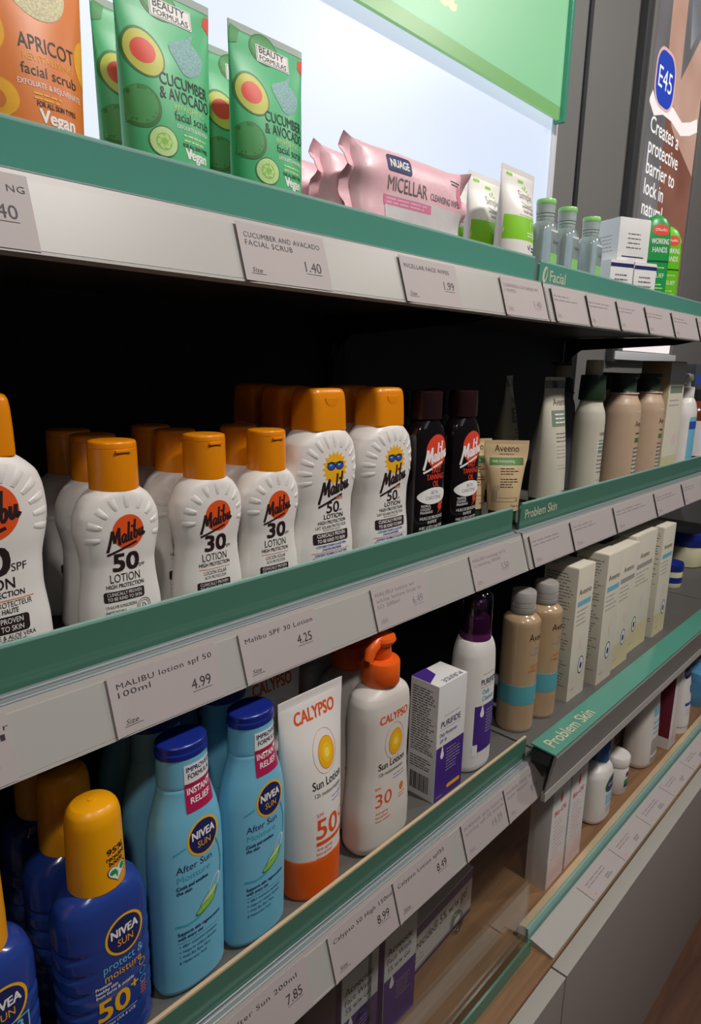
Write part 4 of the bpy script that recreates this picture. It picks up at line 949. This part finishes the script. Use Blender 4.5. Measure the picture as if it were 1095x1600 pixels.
# ================================================================ lower shelf
def roundel(p, x, z, r):
    p.ell(x, z, r, r * 1.06, YELLOW); p.ell(x, z, r * .88, r * .94, NAVY)
    p.text('NIVEA', x, z + r * .02, r * .42, WINK, w=r * 1.40, bold=.03); p.text('SUN', x, z - r * .52, r * .36, YELLOW, w=r * .80)
def after_sun():
    t = thing('after_sun_bottle', 'lotion bottle'); m = MB()
    L = Loft([(0, .046, .024, 2.4), (.0015, .050, .028, 2.4), (.006, .0530, .032, 2.4), (.050, .0535, .0335, 2.4), (.090, .0540, .034, 2.4), (.115, .0525, .0335, 2.35), (.130, .0480, .032, 2.3), (.142, .0415, .0295, 2.2), (.1510, .0365, .028, 2.1), (.1545, .0352, .0275, 2.1), (.1550, .0345, .0268, 2.1), (.1556, .0352, .0275, 2.1), (.176, .0345, .0275, 2.1)], 64, 60); L.mesh(m, SKYPL)
    p = Print(); roundel(p, .0045, .1175, .0128)
    p.text('After Sun', -.0030, .0978, .0050, NAVY, w=.0265); p.text('Moisture', -.0035, .0910, .0046, TEALINK, w=.0245)
    p.ring(.001, .0900, .0185, .0300, .0012, TEALINK, a0=-75, a1=42); p.line([(-.018, .058), (-.010, .0565), (-.002, .0575), (.006, .0620)], .0016, TEALINK); p.line([(-.0175, .112), (-.014, .1135), (-.0095, .1150)], .0012, TEALINK)
    p.text('Cools and soothes', -.0165, .0858, .0026, NAVY, w=.0230, align='L', bold=.02); p.text('the skin', -.0165, .0820, .0026, NAVY, w=.0105, align='L', bold=.02)
    p.ell(.0125, .0760, .0036, .0075, WINK, rot=-35); p.ell(.0122, .0760, .0028, .0066, SKYPL, rot=-35)
    p.ell(.0065, .0680, .0100, .0032, AVOD, rot=42); p.ell(.0065, .0683, .0094, .0026, CUCL, rot=42); p.ell(.0045, .0640, .0088, .0029, AVOD, rot=25); p.ell(.0045, .0643, .0082, .0022, CUCC, rot=25)
    p.text('Supports skin regeneration', -.0165, .0500, .0026, NAVY, w=.0330, align='L', bold=.02); p.text('with every use', -.0165, .0462, .0026, NAVY, w=.0180, align='L', bold=.02); p.rect(0, .0440, .033, .0002, NAVY)
    for i, s_ in enumerate(('48h+ intensive moisture', 'Helps to reduce dryness', 'With Bio Aloe Vera', '& Hyaluronic Acid')): p.text(('+ ' if i < 3 else '  ') + s_, -.0160, .0400 - i * .0042, .0022, NAVY, w=(.0295, .0290, .0230, .0200)[i], align='L')
    p.apply(m, L.front); b = m.build('body', t)
    s = MB(); p = Print(); p.rect(.0045, .1652, .0225, .0135, WINK); p.rect(.0045, .1483, .0225, .0205, MAGENTA, .0012); p.rect(.0045, .1565, .0225, .0040, MAGENTA)
    p.text('IMPROVED', .0045, .1668, .0034, NAVY, w=.0195, bold=.02); p.text('FORMULA', .0045, .1618, .0034, NAVY, w=.0175, bold=.02); p.text('INSTANT', .0045, .1508, .0042, WINK, w=.0195, bold=.02); p.text('RELIEF', .0045, .1440, .0042, WINK, w=.0155, bold=.02)
    p.apply(s, L.front, base=.00025); o = s.build('sticker', t); o['label'] = 'white and magenta sticker'
    c = MB(); K = Loft([(.176, .0325, .0255, 2.1), (.1765, .0360, .0285, 2.1), (.1795, .0360, .0285, 2.1), (.1805, .0345, .0275, 2.1), (.1810, .0345, .0275, 2.1), (.1840, .0348, .0277, 2.1), (.1852, .0325, .0258, 2.1), (.1856, .026, .020, 2.1)], 56, 20); K.mesh(c, NAVYPL); c.build('cap', t); return t
AS = 'sky-blue after sun bottles on the lower shelf'
as_ = after_sun(); put(as_, (.2130, .3460, Z3), 0, 'sky-blue bottle with navy cap, front row, beside the deep blue bottle', AS)
dup(as_, (.2690, .3445, Z3), 0, 'sky-blue bottle with navy cap, front row, beside the orange-based tube', AS)
dup(as_, (.2180, .3860, Z3), 0, 'sky-blue bottle standing in shade right behind the left front sky-blue bottle', AS)
dup(as_, (.2750, .3850, Z3), 0, 'sky-blue bottle standing in shade behind the right front sky-blue bottle', AS)
dup(as_, (.2200, .4260, Z3), 0, 'dim sky-blue bottle third in the column behind the left front one', AS)
dup(as_, (.2760, .4250, Z3), 0, 'dim sky-blue bottle third in the column behind the right front one', AS)
def spray_sun(kind):
    t = thing('sun_spray_bottle', 'lotion bottle'); m = MB()
    def notch(z):
        if .012 < z < .092: return 1 - .075 * max(0, math.sin((z - .012) / .0133 * 2 * math.pi / 1.0)) ** 2 * 1.0
        return 1.0
    L = Loft([(0, .050, .030, 2.6), (.002, .054, .035, 2.6), (.008, .0565, .038, 2.7), (.070, .0570, .0385, 2.7), (.098, .0565, .038, 2.6), (.107, .0530, .0365, 2.5), (.113, .0455, .0335, 2.3), (.116, .0370, .0300, 2.1), (.117, .0330, .0290, 2)], 72, 110, notch); L.mesh(m, BLUEPL)
    def f(x, z, o=0):
        w, d, n = interp(L.k, z); a = min(abs(2 * x / w), .995); return (x, -d / 2 * (1 - a ** n) ** (1 / n) - o - .0001, z)
    p = Print(); roundel(p, .0065, .0855, .0128)
    if kind == 'moisture':
        p.text('protect &', .0050, .0655, .0056, SKYPL, w=.0265); p.text('moisture', .0045, .0590, .0052, YELLOW, w=.0245)
        for i, s_ in enumerate(('Protects', 'healthy skin', 'from burns & outside')): p.text(s_, -.0135, .0562 - i * .0030, .0021, WINK, w=(.0095, .0135, .0240)[i], align='L', bold=.015)
        p.text('50', -.0028, .0330, .0140, YELLOW, w=.0200, bold=.02); p.text('+', .0108, .0420, .0070, YELLOW, w=.0048, bold=.03)
        p.rect(-.001, .0305, .026, .0003, WINK); p.text('Immediate UVA & UVB', -.0135, .0270, .0021, WINK, w=.0240, align='L'); p.text('protection', -.0125, .0238, .0021, WINK, w=.0110, align='L'); p.text('48h moisture', -.0125, .0190, .0022, WINK, w=.014, align='L')
        for i in range(3): p.ring(.0172, .0560 - i * .0065, .0024, .0024, .0004, (YELLOW, SKYPL, SKYPL)[i])
        p.greek(.0150, .0400, .005, 4, .0022, OLINE, 'L', .001, 70)
    else:
        p.text('kids', -.002, .0645, .0100, RORANGE, w=.0200, bold=.02); p.rect(.0135, .0690, .0110, .0105, SKYPL); p.rect(.0135, .0690, .0094, .0090, NAVY); p.text('3', .0135, .0665, .006, SKYPL, bold=.02); p.greek(.009, .0590, .010, 2, .003, SKYPL, 'L', .0012, 72)
        p.text('50', -.0028, .0330, .0150, YELLOW, w=.0200, bold=.02)
    p.apply(m, f); m.build('body', t)
    c = MB(); K = Loft([(.1155, .0325, .0300, 2.1), (.1162, .0335, .0310, 2.1), (.150, .0325, .0300, 2.1), (.159, .0320, .0295, 2.1), (.1655, .0295, .0270, 2.1), (.1690, .0240, .0220, 2.05), (.1705, .0160, .0145, 2), (.1708, .009, .008, 2), (.1704, .004, .004, 2)], 56, 40); K.mesh(c, YELLOWPL)
    p = Print()
    if kind == 'moisture':
        p.text('95%', .0060, .1400, .0036, BLACK, w=.0115, bold=.03); p.text('recycled', .0060, .1360, .0030, BLACK, w=.0125, bold=.02); p.text('bottle', .0060, .1325, .0030, BLACK, w=.0095, bold=.02)
        def heart(r): return [(.0062 + r * .0625 * 16 * math.sin(a) ** 3, .1265 + r * .0625 * (13 * math.cos(a) - 5 * math.cos(2 * a) - 2 * math.cos(3 * a) - math.cos(4 * a))) for a in [2 * math.pi * i / 44 for i in range(44)]]
        p.poly(heart(.0066), BLACK); p.poly(heart(.0060), WINK); p.ell(.0035, .1275, .0024, .0018, OKGREEN); p.poly([(.004, .1275), (.0068, .1265), (.0062, .1225)], OKGREEN); p.ell(.0098, .1280, .0018, .0022, OKGREEN)
    else:
        p.line([(.001, .128), (.004, .133), (.008, .140)], .0028, TEALINK); p.line([(.003, .131), (.008, .132)], .0022, TEALINK)
    p.apply(c, K.front); c.build('cap', t); return t
NB = 'deep blue spray bottles with yellow caps'
sm = spray_sun('moisture'); put(sm, (.1510, .3450, Z3), 0, 'deep blue bottle with yellow domed cap and heart mark, front row', NB)
dup(sm, (.1530, .3900, Z3), 0, 'deep blue bottle with yellow cap in shade behind the front one with the heart mark', NB)
dup(sm, (.1560, .4360, Z3), 0, 'deep blue bottle with yellow cap, last in the dark behind the front ones', NB)
sk = spray_sun('kids'); put(sk, (.0820, .3450, Z3), 0, 'deep blue bottle with yellow cap cut off at the lower left edge', NB)
# ---- tube and pump of the orange series
def sun_mark(p, x, z, r):
    p.ring(x - r * .16, z + r * .18, r * 1.40, r * 1.95, .0003, OLINE); p.ell(x, z, r, r * 1.42, OLINE); p.ell(x, z, r * .96, r * 1.36, YELLOW); p.ell(x, z, r * .60, r * .85, mat('golden_ink', '#fbc62a', .5)); p.ell(x, z, r * .30, r * .42, SUNY)
t, m, L, c = tube_thing('sun_cream_tube', 'tube', .0560, .0690, .042, .174, WHITE, RORANGE, .037, sealh=.007)
p = Print(); p.rect(0, .1705, .0680, .0068, LGREYINK) if 0 else None
p.text('CALYPSO', .0010, .1515, .0100, DISC, w=.0430, bold=.02); sun_mark(p, .0060, .1225, .0092)
p.text('Sun Lotion', .0050, .0970, .0068, BLACK, w=.0335, bold=.01); p.text('12h moisturisation', .0050, .0902, .0035, BLACK, w=.0305); p.greek(.0070, .0850, .018, 2, .0035, BLUEINK, 'L', .0007, 80); p.ring(.0180, .0865, .0022, .003, .0004, SKYPL)
p.text('SPF', -.0062, .0735, .0030, DISC, w=.0070); p.text('50', .0015, .0545, .0165, DISC, w=.0235, bold=.012); p.rect(.0060, .0500, .0330, .0034, DISC); p.ell(.0190, .0650, .0035, .0045, OLINE); p.ell(.0190, .0655, .0022, .003, WINK)
for i, s_ in enumerate(('Anti-ageing', 'Non-greasy', 'Water resistant')): p.text(s_, -.0105, .0440 - i * .0042, .0027, DISC, w=(.0165, .0160, .0210)[i], align='L')
p.apply(m, L.front); m.build('body', t)
c = MB(); K = Loft([(0, .050, .038, 2.1), (.001, .0535, .041, 2.1), (.004, .0550, .0420, 2.1), (.034, .0565, .0425, 2.05), (.0365, .0560, .042, 2.05), (.037, .054, .040, 2)], 60, 20); K.mesh(c, RORANGE); c.build('cap', t)
ct = t; put(ct, (.3320, .3480, Z3), 0, 'white sun cream tube numbered 50 standing on its red-orange cap', 'white tubes on red-orange caps')
dup(ct, (.3380, .4060, Z3), 0, 'dim white tube standing behind the front tube and the right sky-blue bottle', 'white tubes on red-orange caps')
def pump_lotion():
    t = thing('pump_bottle', 'lotion bottle'); m = MB()
    L = Loft([(0, .058, .030, 2.7), (.002, .064, .034, 2.8), (.010, .0690, .0375, 3.0), (.030, .0690, .0380, 3.0), (.060, .0640, .0370, 2.9), (.085, .0605, .036, 2.9), (.110, .0615, .0365, 2.9), (.130, .0635, .0365, 2.9), (.142, .0620, .0355, 2.8), (.1490, .0550, .0335, 2.6), (.1535, .0420, .030, 2.3), (.156, .0320, .0280, 2.1), (.157, .0290, .0270, 2)], 64, 56); L.mesh(m, WHITE2)
    p = Print(); p.text('CALYPSO', .0005, .1265, .0072, DISC, w=.0365, bold=.02); sun_mark(p, .0025, .1045, .0088)
    p.text('Sun Lotion', -.0008, .0830, .0062, BLACK, w=.0335, bold=.01); p.text('12h moisturisation', -.0015, .0765, .0034, BLACK, w=.0310); p.greek(.001, .0720, .018, 2, .0032, BLUEINK, 'L', .0006, 81)
    p.text('SPF', -.0175, .0645, .0026, DISC, w=.0065); p.text('30', -.0105, .0480, .0125, DISC, w=.0200); p.ell(.0130, .0560, .0030, .0040, OLINE); p.greek(.009, .0495, .011, 2, .003, OLINE, 'L', .0010, 82)
    for i, s_ in enumerate(('Anti-ageing', 'Non-greasy', 'Water resistant')): p.text(s_, -.0205, .0410 - i * .0040, .0024, DISC, w=(.0150, .0150, .0185)[i], align='L')
    p.apply(m, L.front); m.build('body', t)
    c = MB(); c.lathe([(.0165, .1565), (.0172, .1575), (.0170, .1760), (.0160, .1775), (.0085, .1785), (.0080, .1785)], RORANGE, 44); c.build('collar', t)
    c = MB(); c.lathe([(.0080, .178), (.0095, .1815), (.0088, .1900), (.0115, .1925), (.0130, .1955), (.0120, .1985), (.006, .1996)], RORANGE, 36)
    c.tube([(.004, 0, .1945), (-.010, -.002, .1945), (-.0165, -.0028, .1895), (-.0200, -.0034, .1815)], [.0068, .0062, .0052, .0042], RORANGE, 18); c.build('pump_head', t); return t
PB = 'white pump bottles with red-orange pumps'
pl = pump_lotion(); put(pl, (.4105, .3440, Z3), 0, 'white pump bottle numbered 30 with red-orange pump, in front', PB)
dup(pl, (.4150, .3850, Z3), 0, 'white pump bottle right behind the front one, its red-orange pump in shade', PB)
dup(pl, (.4220, .4260, Z3), 0, 'dim white pump bottle farthest back behind the two others', PB)
# ---- purple and white carton, foam bottle
fp = Print(); fp.greek(-.013, .0915, .030, 1, .003, LGREYINK, 'L', .0008, 83); fp.text('PURIFIDE', -.001, .0800, .0062, NAVY, w=.0330, bold=.01); fp.rect(-.002, .0775, .034, .0003, GREYINK)
fp.text('Daily Moisturiser', -.004, .0700, .0042, PURPLE, w=.0290, bold=-.01); fp.text('SPF 30', -.0125, .0635, .0036, PURPLE, w=.0110, bold=-.01)
fp.rect(0, .0300, .0470, .0590, PURPLE); fp.ell(-.0135, .0495, .0028, .0040, WINK); fp.poly([(-.0158, .051), (-.0112, .051), (-.0132, .0600), (-.0138, .0600)], WINK); fp.greek(-.006, .0530, .025, 8, .0034, LGREYINK, 'L', .0009, 84); fp.rect(.009, .0100, .0230, .0042, YELLOW, .002); fp.greek(-.02, .004, .012, 1, .003, LGREYINK, 'L', .0009, 85)
lp = Print(); lp.greek(-.014, .118, .029, 26, .0027, BLACK, 'L', .0010, 86); lp.greek(-.014, .0430, .026, 5, .0027, BLACK, 'L', .0010, 87)
x = -.013; r_ = rnd('bars')
while x < .010:
    w = r_.choice((.0005, .0008, .0013)); lp.rect(x + w / 2, .0160, w, .0190, BLACK); x += w + r_.choice((.0005, .0008))
tp = Print(); tp.poly([(-.0235, .0175), (.0, .0175), (-.004, .002), (-.0235, -.006)], PURPLE); tp.text('PURIFIDE', .004, -.009, .0060, NAVY, w=.030, rot=180)
pc = carton('moisturiser_carton', .0480, .0340, .1260, WCARTON, {'front': fp, 'left': lp, 'top': tp}, flap=False); put(pc, (.5100, .3500, Z3), 0, 'white and purple moisturiser carton between the pump bottle and the foam bottle')
t = thing('foam_bottle', 'bottle'); m = MB(); L = Loft([(0, .046, .034, 2.4), (.002, .050, .038, 2.4), (.008, .0520, .040, 2.5), (.07, .0520, .0400, 2.5), (.110, .0510, .0395, 2.5), (.132, .0490, .0385, 2.4), (.140, .0450, .0370, 2.3), (.1455, .0400, .0350, 2.1), (.147, .0380, .0345, 2)], 60, 40); L.mesh(m, WHITE)
p = Print(); p.greek(-.010, .1130, .026, 1, .003, LGREYINK, 'L', .0008, 88); p.text('PURIFIDE', .002, .1010, .0062, NAVY, w=.0280, bold=.01); p.rect(.002, .0985, .029, .0003, GREYINK); p.text('Daily', -.0095, .0905, .0052, TEALINK, w=.0120, align='L', bold=.01); p.text('Cleanser', -.0095, .0830, .0052, TEALINK, w=.0210, align='L', bold=.01)
p.rect(.0020, .0510, .0400, .0540, PURPLE); p.rect(-.0155, .0270, .0060, .0130, WINK); p.ell(-.0085, .0685, .0030, .0042, WINK); p.poly([(-.0110, .070), (-.0060, .070), (-.0080, .0785), (-.0090, .0785)], WINK); p.greek(-.001, .0700, .018, 8, .0036, LGREYINK, 'L', .001, 89)
p.apply(m, L.front); m.build('body', t)
c = MB(); c.lathe([(.0150, .1472), (.0166, .1480), (.0166, .1540), (.0140, .1550), (.0136, .1700), (.0120, .1720), (.0070, .1725), (.0070, .1790), (.0095, .1800), (.0098, .1880), (.0080, .1900)], PLUM, 40)
c.tube([(0, 0, .1850), (-.007, -.004, .1850), (-.011, -.006, .1835)], [.0045, .004, .0034], PLUM, 14); c.build('foam_pump', t)
c = MB(); c.lathe([(.0160, .1542), (.0163, .1542), (.0160, .1900), (.0148, .1960), (.0105, .1995), (.002, .2005), (.0, .2005)], CAPCLEAR, 40, cap0=False); c.build('overcap', t)
put(t, (.5730, .3510, Z3), 0, 'white and purple foam bottle with plum pump under a clear overcap')
def toner():
    t = thing('toner_bottle', 'bottle'); m = MB(); L = Loft([(0, .041, .041, 2), (.002, .0435, .0435, 2), (.005, .0440, .0440, 2), (.134, .0440, .0440, 2), (.139, .0425, .0425, 2), (.143, .034, .034, 2), (.1455, .0260, .0260, 2), (.147, .025, .025, 2)], 56, 30); L.mesh(m, LOTIONLIQ)
    p = Print(); p.greek(.002, .131, .014, 2, .003, GREYINK, 'L', .0008, 90); p.text('Aveeno', .0030, .1165, .0085, INK, w=.0330); p.text('DAILY', .002, .1045, .0035, LGREYINK, w=.014); p.text('MOISTURISING', .002, .0985, .0035, LGREYINK, w=.026); p.text('SOOTHING', .002, .0830, .0036, OLINE, w=.021); p.text('TONING LOTION', .002, .0770, .0036, OLINE, w=.028); p.greek(-.002, .0700, .016, 1, .003, OLINE, 'L', .0008, 91); p.greek(.018, .0290, .008, 1, .003, GREYINK, 'L', .001, 92)
    p.apply(m, L.wrap, gz=0); m.build('body', t)
    m = MB(); m.lathe([(.0220, .0360), (.02215, .0361), (.02215, .0600), (.0220, .0601)], AQUALBL, 56, cap0=False, cap1=False)
    p = Print(); p.greek(.004, .0560, .016, 4, .0050, WINK, 'L', .0007, 93); p.apply(m, lambda u, z, o=0: (.02215 * math.sin(u / .022), 0, z) if 0 else ((.02215 + o) * math.sin(u / .022), -(.02215 + o) * math.cos(u / .022), z), gz=0); m.build('label_band', t)
    c = MB(); c.lathe([(.0138, .1465), (.0143, .1475), (.0143, .1530), (.0134, .1535), (.0143, .1540), (.0143, .1590), (.0134, .1595), (.0143, .1600), (.0143, .1705), (.0132, .1722), (.004, .1725)], FROST, 44); c.build('cap', t); return t
TN = 'peach toner bottles with aqua bands'
tn = toner(); put(tn, (.6800, .3550, Z3), 0, 'peach toner bottle with aqua band, nearer one, beside the foam bottle', TN)
dup(tn, (.7300, .3520, Z3), 0, 'peach toner bottle with aqua band, farther one, beside the first ivory carton', TN)
# ---- ivory cartons
def ivory(w, d, h, base, seed, badge_x, band, foot):
    fp = Print()
    if foot: fp.rect(0, .020, w - .001, .038, CARTONY)
    fp.text('Aveeno', 0, h * .80, .0080, INK, w=min(w * .80, .036)); fp.rect(0, h * .735, w * .78, .007, SKYPL if band else LGREYINK); fp.greek(-w * .38, h * .68, w * .7, 4, .0062, LGREYINK, 'L', .0016, seed); fp.ell(w * .12, h * .42, .006, .009, PINKCARTON)
    fp.ell(badge_x, h * .24, .0080, .0125, NAVY); fp.ell(badge_x, h * .24, .0068, .0110, WCARTON); fp.ell(badge_x, h * .235, .0030, .0048, NAVY); fp.greek(-w * .35, h * .08, w * .3, 1, .005, LGREYINK, 'L', .0014, seed + 1)
    lp = Print(); lp.greek(-d * .42, h * .95, d * .84, int(h * .88 / .0042), .0042, GREYINK, 'L', .0010, seed + 2)
    return carton('skin_care_carton', w, d, h, base, {'front': fp, 'left': lp})
IC = 'ivory skin care cartons on the lower shelf'
for (x0, x1, y, d, h, bs, bd, ft, lab) in ((.776, .825, .333, .046, .181, .008, True, False, 'ivory carton with printed side, nearest, beside the toner bottles'),
        (.849, .899, .326, .044, .186, .004, True, False, 'ivory carton with pale blue band, second from the toner bottles'),
        (.904, .968, .330, .030, .183, .006, False, True, 'straw-footed ivory carton, third from the toner bottles'),
        (.972, 1.060, .337, .034, .187, -.014, False, True, 'widest ivory carton with straw foot, fourth from the toner bottles'),
        (1.079, 1.134, .333, .046, .184, .012, True, True, 'ivory carton farthest from the toner bottles, next to the blue jars')):
    put(ivory(x1 - x0, d, h, CARTON if not ft else CARTON, int(x0 * 1000), bs, bd, ft), ((x0 + x1) / 2, y + d / 2, Z3), 0, lab, IC)
def jar(r, h, lid_h):
    t = thing('jelly_jar', 'jar'); m = MB(); m.lathe([(r * .90, 0), (r * .97, .002), (r, h * .15), (r, h - lid_h - .004), (r * .93, h - lid_h)], JARBODY, 44); m.build('body', t)
    m = MB(); m.lathe([(r * 1.002, h * .22), (r * 1.004, h * .22), (r * 1.004, h * .45), (r * 1.002, h * .45)], NAVYPL, 44, cap0=False, cap1=False) if r < .03 else None
    if r < .03: m.build('label_band', t)
    c = MB(); c.lathe([(r * 1.02, h - lid_h), (r * 1.04, h - lid_h + .001), (r * 1.04, h - .003), (r * .98, h), (r * .2, h + .0005)], NAVYPL, 44); c.build('lid', t); return t
put(jar(.0400, .078, .030), (1.580, .440, Z3), 0, 'large pale jar with dark blue lid at the right edge of the lower shelf')
put(jar(.0210, .052, .016), (1.385, .405, Z3), 0, 'small jar with blue lid and band behind the last ivory carton')

# ================================================================ on the deck
fp = Print(); fp.rect(0, .0350, .0520, .0700, PURPLE) ; fp.text('Acnecide', -.002, .0990, .0080, BLACK, w=.040, bold=.012); fp.text('Face Wash', -.003, .0880, .0070, BLACK, w=.038); fp.text('5% w/w Gel', -.003, .0775, .0070, PURPLE, w=.036); fp.ell(-.014, .0600, .0035, .0048, WINK); fp.poly([(-.0172, .062), (-.0108, .062), (-.0135, .0710), (-.0145, .0710)], WINK); fp.greek(-.006, .0560, .026, 6, .0040, LGREYINK, 'L', .0010, 94); fp.rect(0, .128, .050, .010, GREYINK)
lp = Print(); lp.rect(0, .072, .034, .140, PURPLE)
ac = carton('face_wash_carton', .0520, .0360, .1480, WCARTON, {'front': fp, 'left': lp}); put(ac, (.4610, .3630, ZD), 0, 'white and purple face wash carton, right one of two behind the clear fronts', 'face wash cartons behind the clear fronts')
dup(ac, (.3990, .3630, ZD), 0, 'white and purple face wash carton, left one of two behind the clear fronts', 'face wash cartons behind the clear fronts')
dkc = carton('dark_carton', .040, .034, .150, mat('dark_violet_carton', '#2a1c40', .45, var=.03), {}); put(dkc, (.3460, .3630, ZD), 0, 'dark violet carton at the left behind the clear fronts')
fp = Print(); fp.rect(0, .0575, .149, .013, PURPLE); fp.text('Acnecide® 5% w/w gel', -.002, .0330, .0125, BLACK, w=.128, bold=.004); fp.greek(-.066, .0220, .05, 2, .006, LGREYINK, 'L', .0015, 95); fp.rect(0, .0075, .149, .0028, LGREYINK); fp.rect(0, .0030, .149, .005, NAVY)
lb = carton('gel_carton', .1500, .0420, .0660, WCARTON, {'front': fp}, flap=False); put(lb, (.5650, .3900, ZD), 3, 'long white carton lying on its side behind the finger hole of the clear front')
fp = Print(); fp.poly([(-.004, .128), (.0, .141), (.004, .128), (.0, .122)], REDINK); fp.text('Bio-Oil', -.001, .108, .0075, REDINK, w=.032, bold=.015); fp.greek(-.016, .098, .030, 12, .0062, SALMON, 'L', .0010, 96); fp.rect(0, .0200, .0480, .0380, PINKCARTON)
bo = carton('oil_carton', .0490, .0300, .1650, WCARTON, {'front': fp}); put(bo, (.7630, .3350, ZD), 0, 'white carton with red drop, nearer one, at the left end of the right bay deck', 'white cartons with a red drop')
dup(bo, (.8170, .3350, ZD), 0, 'white carton with red drop, farther one, beside the blue-capped bottle', 'white cartons with a red drop')
def cleanser():
    t = thing('cleanser_bottle', 'bottle'); m = MB(); L = Loft([(0, .054, .034, 2.4), (.002, .060, .039, 2.4), (.008, .0640, .042, 2.5), (.058, .0640, .042, 2.5), (.076, .0620, .041, 2.4), (.087, .0530, .037, 2.2), (.093, .036, .030, 2.1), (.097, .0270, .0260, 2), (.100, .026, .0255, 2)], 56, 36); L.mesh(m, WHITE)
    p = Print(); p.ell(.006, .064, .0200, .0125, GREENINK, rot=12); p.ell(.008, .0635, .0185, .0110, NAVY, rot=12); p.text('Cetaphil', .008, .0615, .0050, WINK, w=.026); p.rect(.006, .0400, .0300, .018, SKYPL); p.greek(-.006, .046, .024, 3, .005, WINK, 'L', .0014, 97); p.greek(-.006, .026, .024, 3, .004, BLUEINK, 'L', .0010, 98); p.apply(m, L.front, gz=0); m.build('body', t)
    c = MB(); c.lathe([(.0140, .0995), (.0150, .1005), (.0146, .1190), (.0160, .1200), (.0155, .1350), (.0140, .1370), (.004, .1375)], mat('steel_blue_cap', '#2f5f97', .35, var=.03), 40); c.build('cap', t); return t
cl = cleanser(); put(cl, (.9370, .3420, ZD), 0, 'white cleanser bottle with steel-blue cap on the deck')
t = thing('cream_tub', 'tub'); m = MB(); m.lathe([(.0190, 0), (.0200, .0015), (.0200, .0480), (.0190, .0495)], WHITE, 44); p = Print(); p.rect(.002, .0360, .014, .009, PURPLE, .002); p.rect(.001, .0210, .017, .014, OKGREEN, .004); p.rect(.001, .0160, .017, .005, PURPLE); p.apply(m, lambda u, z, o=0: ((.02 + o) * math.sin(u / .02), -(.02 + o) * math.cos(u / .02), z), gz=0); m.build('body', t)
c = MB(); c.lathe([(.0205, .0490), (.0210, .0500), (.0210, .0640), (.0195, .0660), (.004, .0663)], WHITE, 44); c.build('lid', t); put(t, (1.0270, .3460, ZD), 0, 'small white round tub with purple and green label beside the blue-capped bottle')
def lotion_flask():
    t = thing('lotion_flask', 'bottle'); m = MB(); L = Loft([(0, .062, .040, 2.4), (.002, .070, .046, 2.4), (.010, .0740, .050, 2.6), (.060, .0720, .048, 2.5), (.110, .0640, .044, 2.4), (.140, .0530, .040, 2.3), (.152, .036, .032, 2.1), (.156, .030, .030, 2)], 56, 36); L.mesh(m, WHITE2)
    p = Print(); p.rect(.006, .072, .044, .105, WHITE, .006); p.rect(.006, .0320, .042, .045, LGREYINK, .006); p.rect(.006, .104, .038, .014, SKYPL); p.greek(-.012, .085, .034, 3, .010, SKYPL, 'L', .004, 99); p.apply(m, L.front, gz=0); m.build('body', t)
    c = MB(); c.lathe([(.0155, .1555), (.0165, .1565), (.0160, .172), (.014, .1735)], WHITE2, 36); c.build('cap', t); return t
lf = lotion_flask(); put(lf, (1.1420, .3480, ZD), 0, 'large cream-white flask with grey label panel on the deck, right of the tub', 'cream-white flasks')
dup(lf, (1.1300, .4080, ZD), 0, 'cream-white flask in shade behind the large front flask', 'cream-white flasks')
fp = Print(); fp.rect(-.002, .09, .002, .16, SALMON); fp.line([(-.02, .11), (0, .13), (.02, .15)], .004, PINKCARTON)
mp = Print(); mp.rect(0, .094, .038, .144, MAROON); mp.text('REPAIR', 0, .04, .006, SALMON, w=.02, rot=90)
mb_ = carton('maroon_carton', .040, .040, .168, WCARTON, {'front': fp, 'left': mp}); put(mb_, (1.2310, .3400, ZD), 0, 'white carton with a maroon side between the large flask and the blue-white tube')
t, m, L, c = tube_thing('cream_tube', 'tube', .052, .060, .040, .165, WHITE, WHITE, .014)
p = Print(); p.rect(0, .150, .056, .018, NAVY); p.rect(.004, .1210, .044, .020, NAVY, .006); p.text('Sudocrem', .004, .1175, .0080, WINK, w=.038, bold=.01); p.ell(.006, .0860, .0060, .0080, BLUEINK); p.rect(.004, .0600, .040, .006, BLUEINK); p.greek(-.012, .048, .03, 3, .005, LGREYINK, 'L', .001, 100)
p.apply(m, L.front); finish_tube(t, m, WHITE, .014, .048, .038); put(t, (1.3060, .3360, ZD), 0, 'white tube with dark blue bands on the deck near the right edge')
fp = Print(); fp.rect(0, .045, .06, .02, WINK); fp.rect(0, .018, .07, .02, NAVY)
fb = carton('wipe_carton', .090, .050, .070, FOIL, {'front': fp}); put(fb, (1.4700, .3520, ZD), 0, 'pale blue shiny pack at the right edge of the deck')
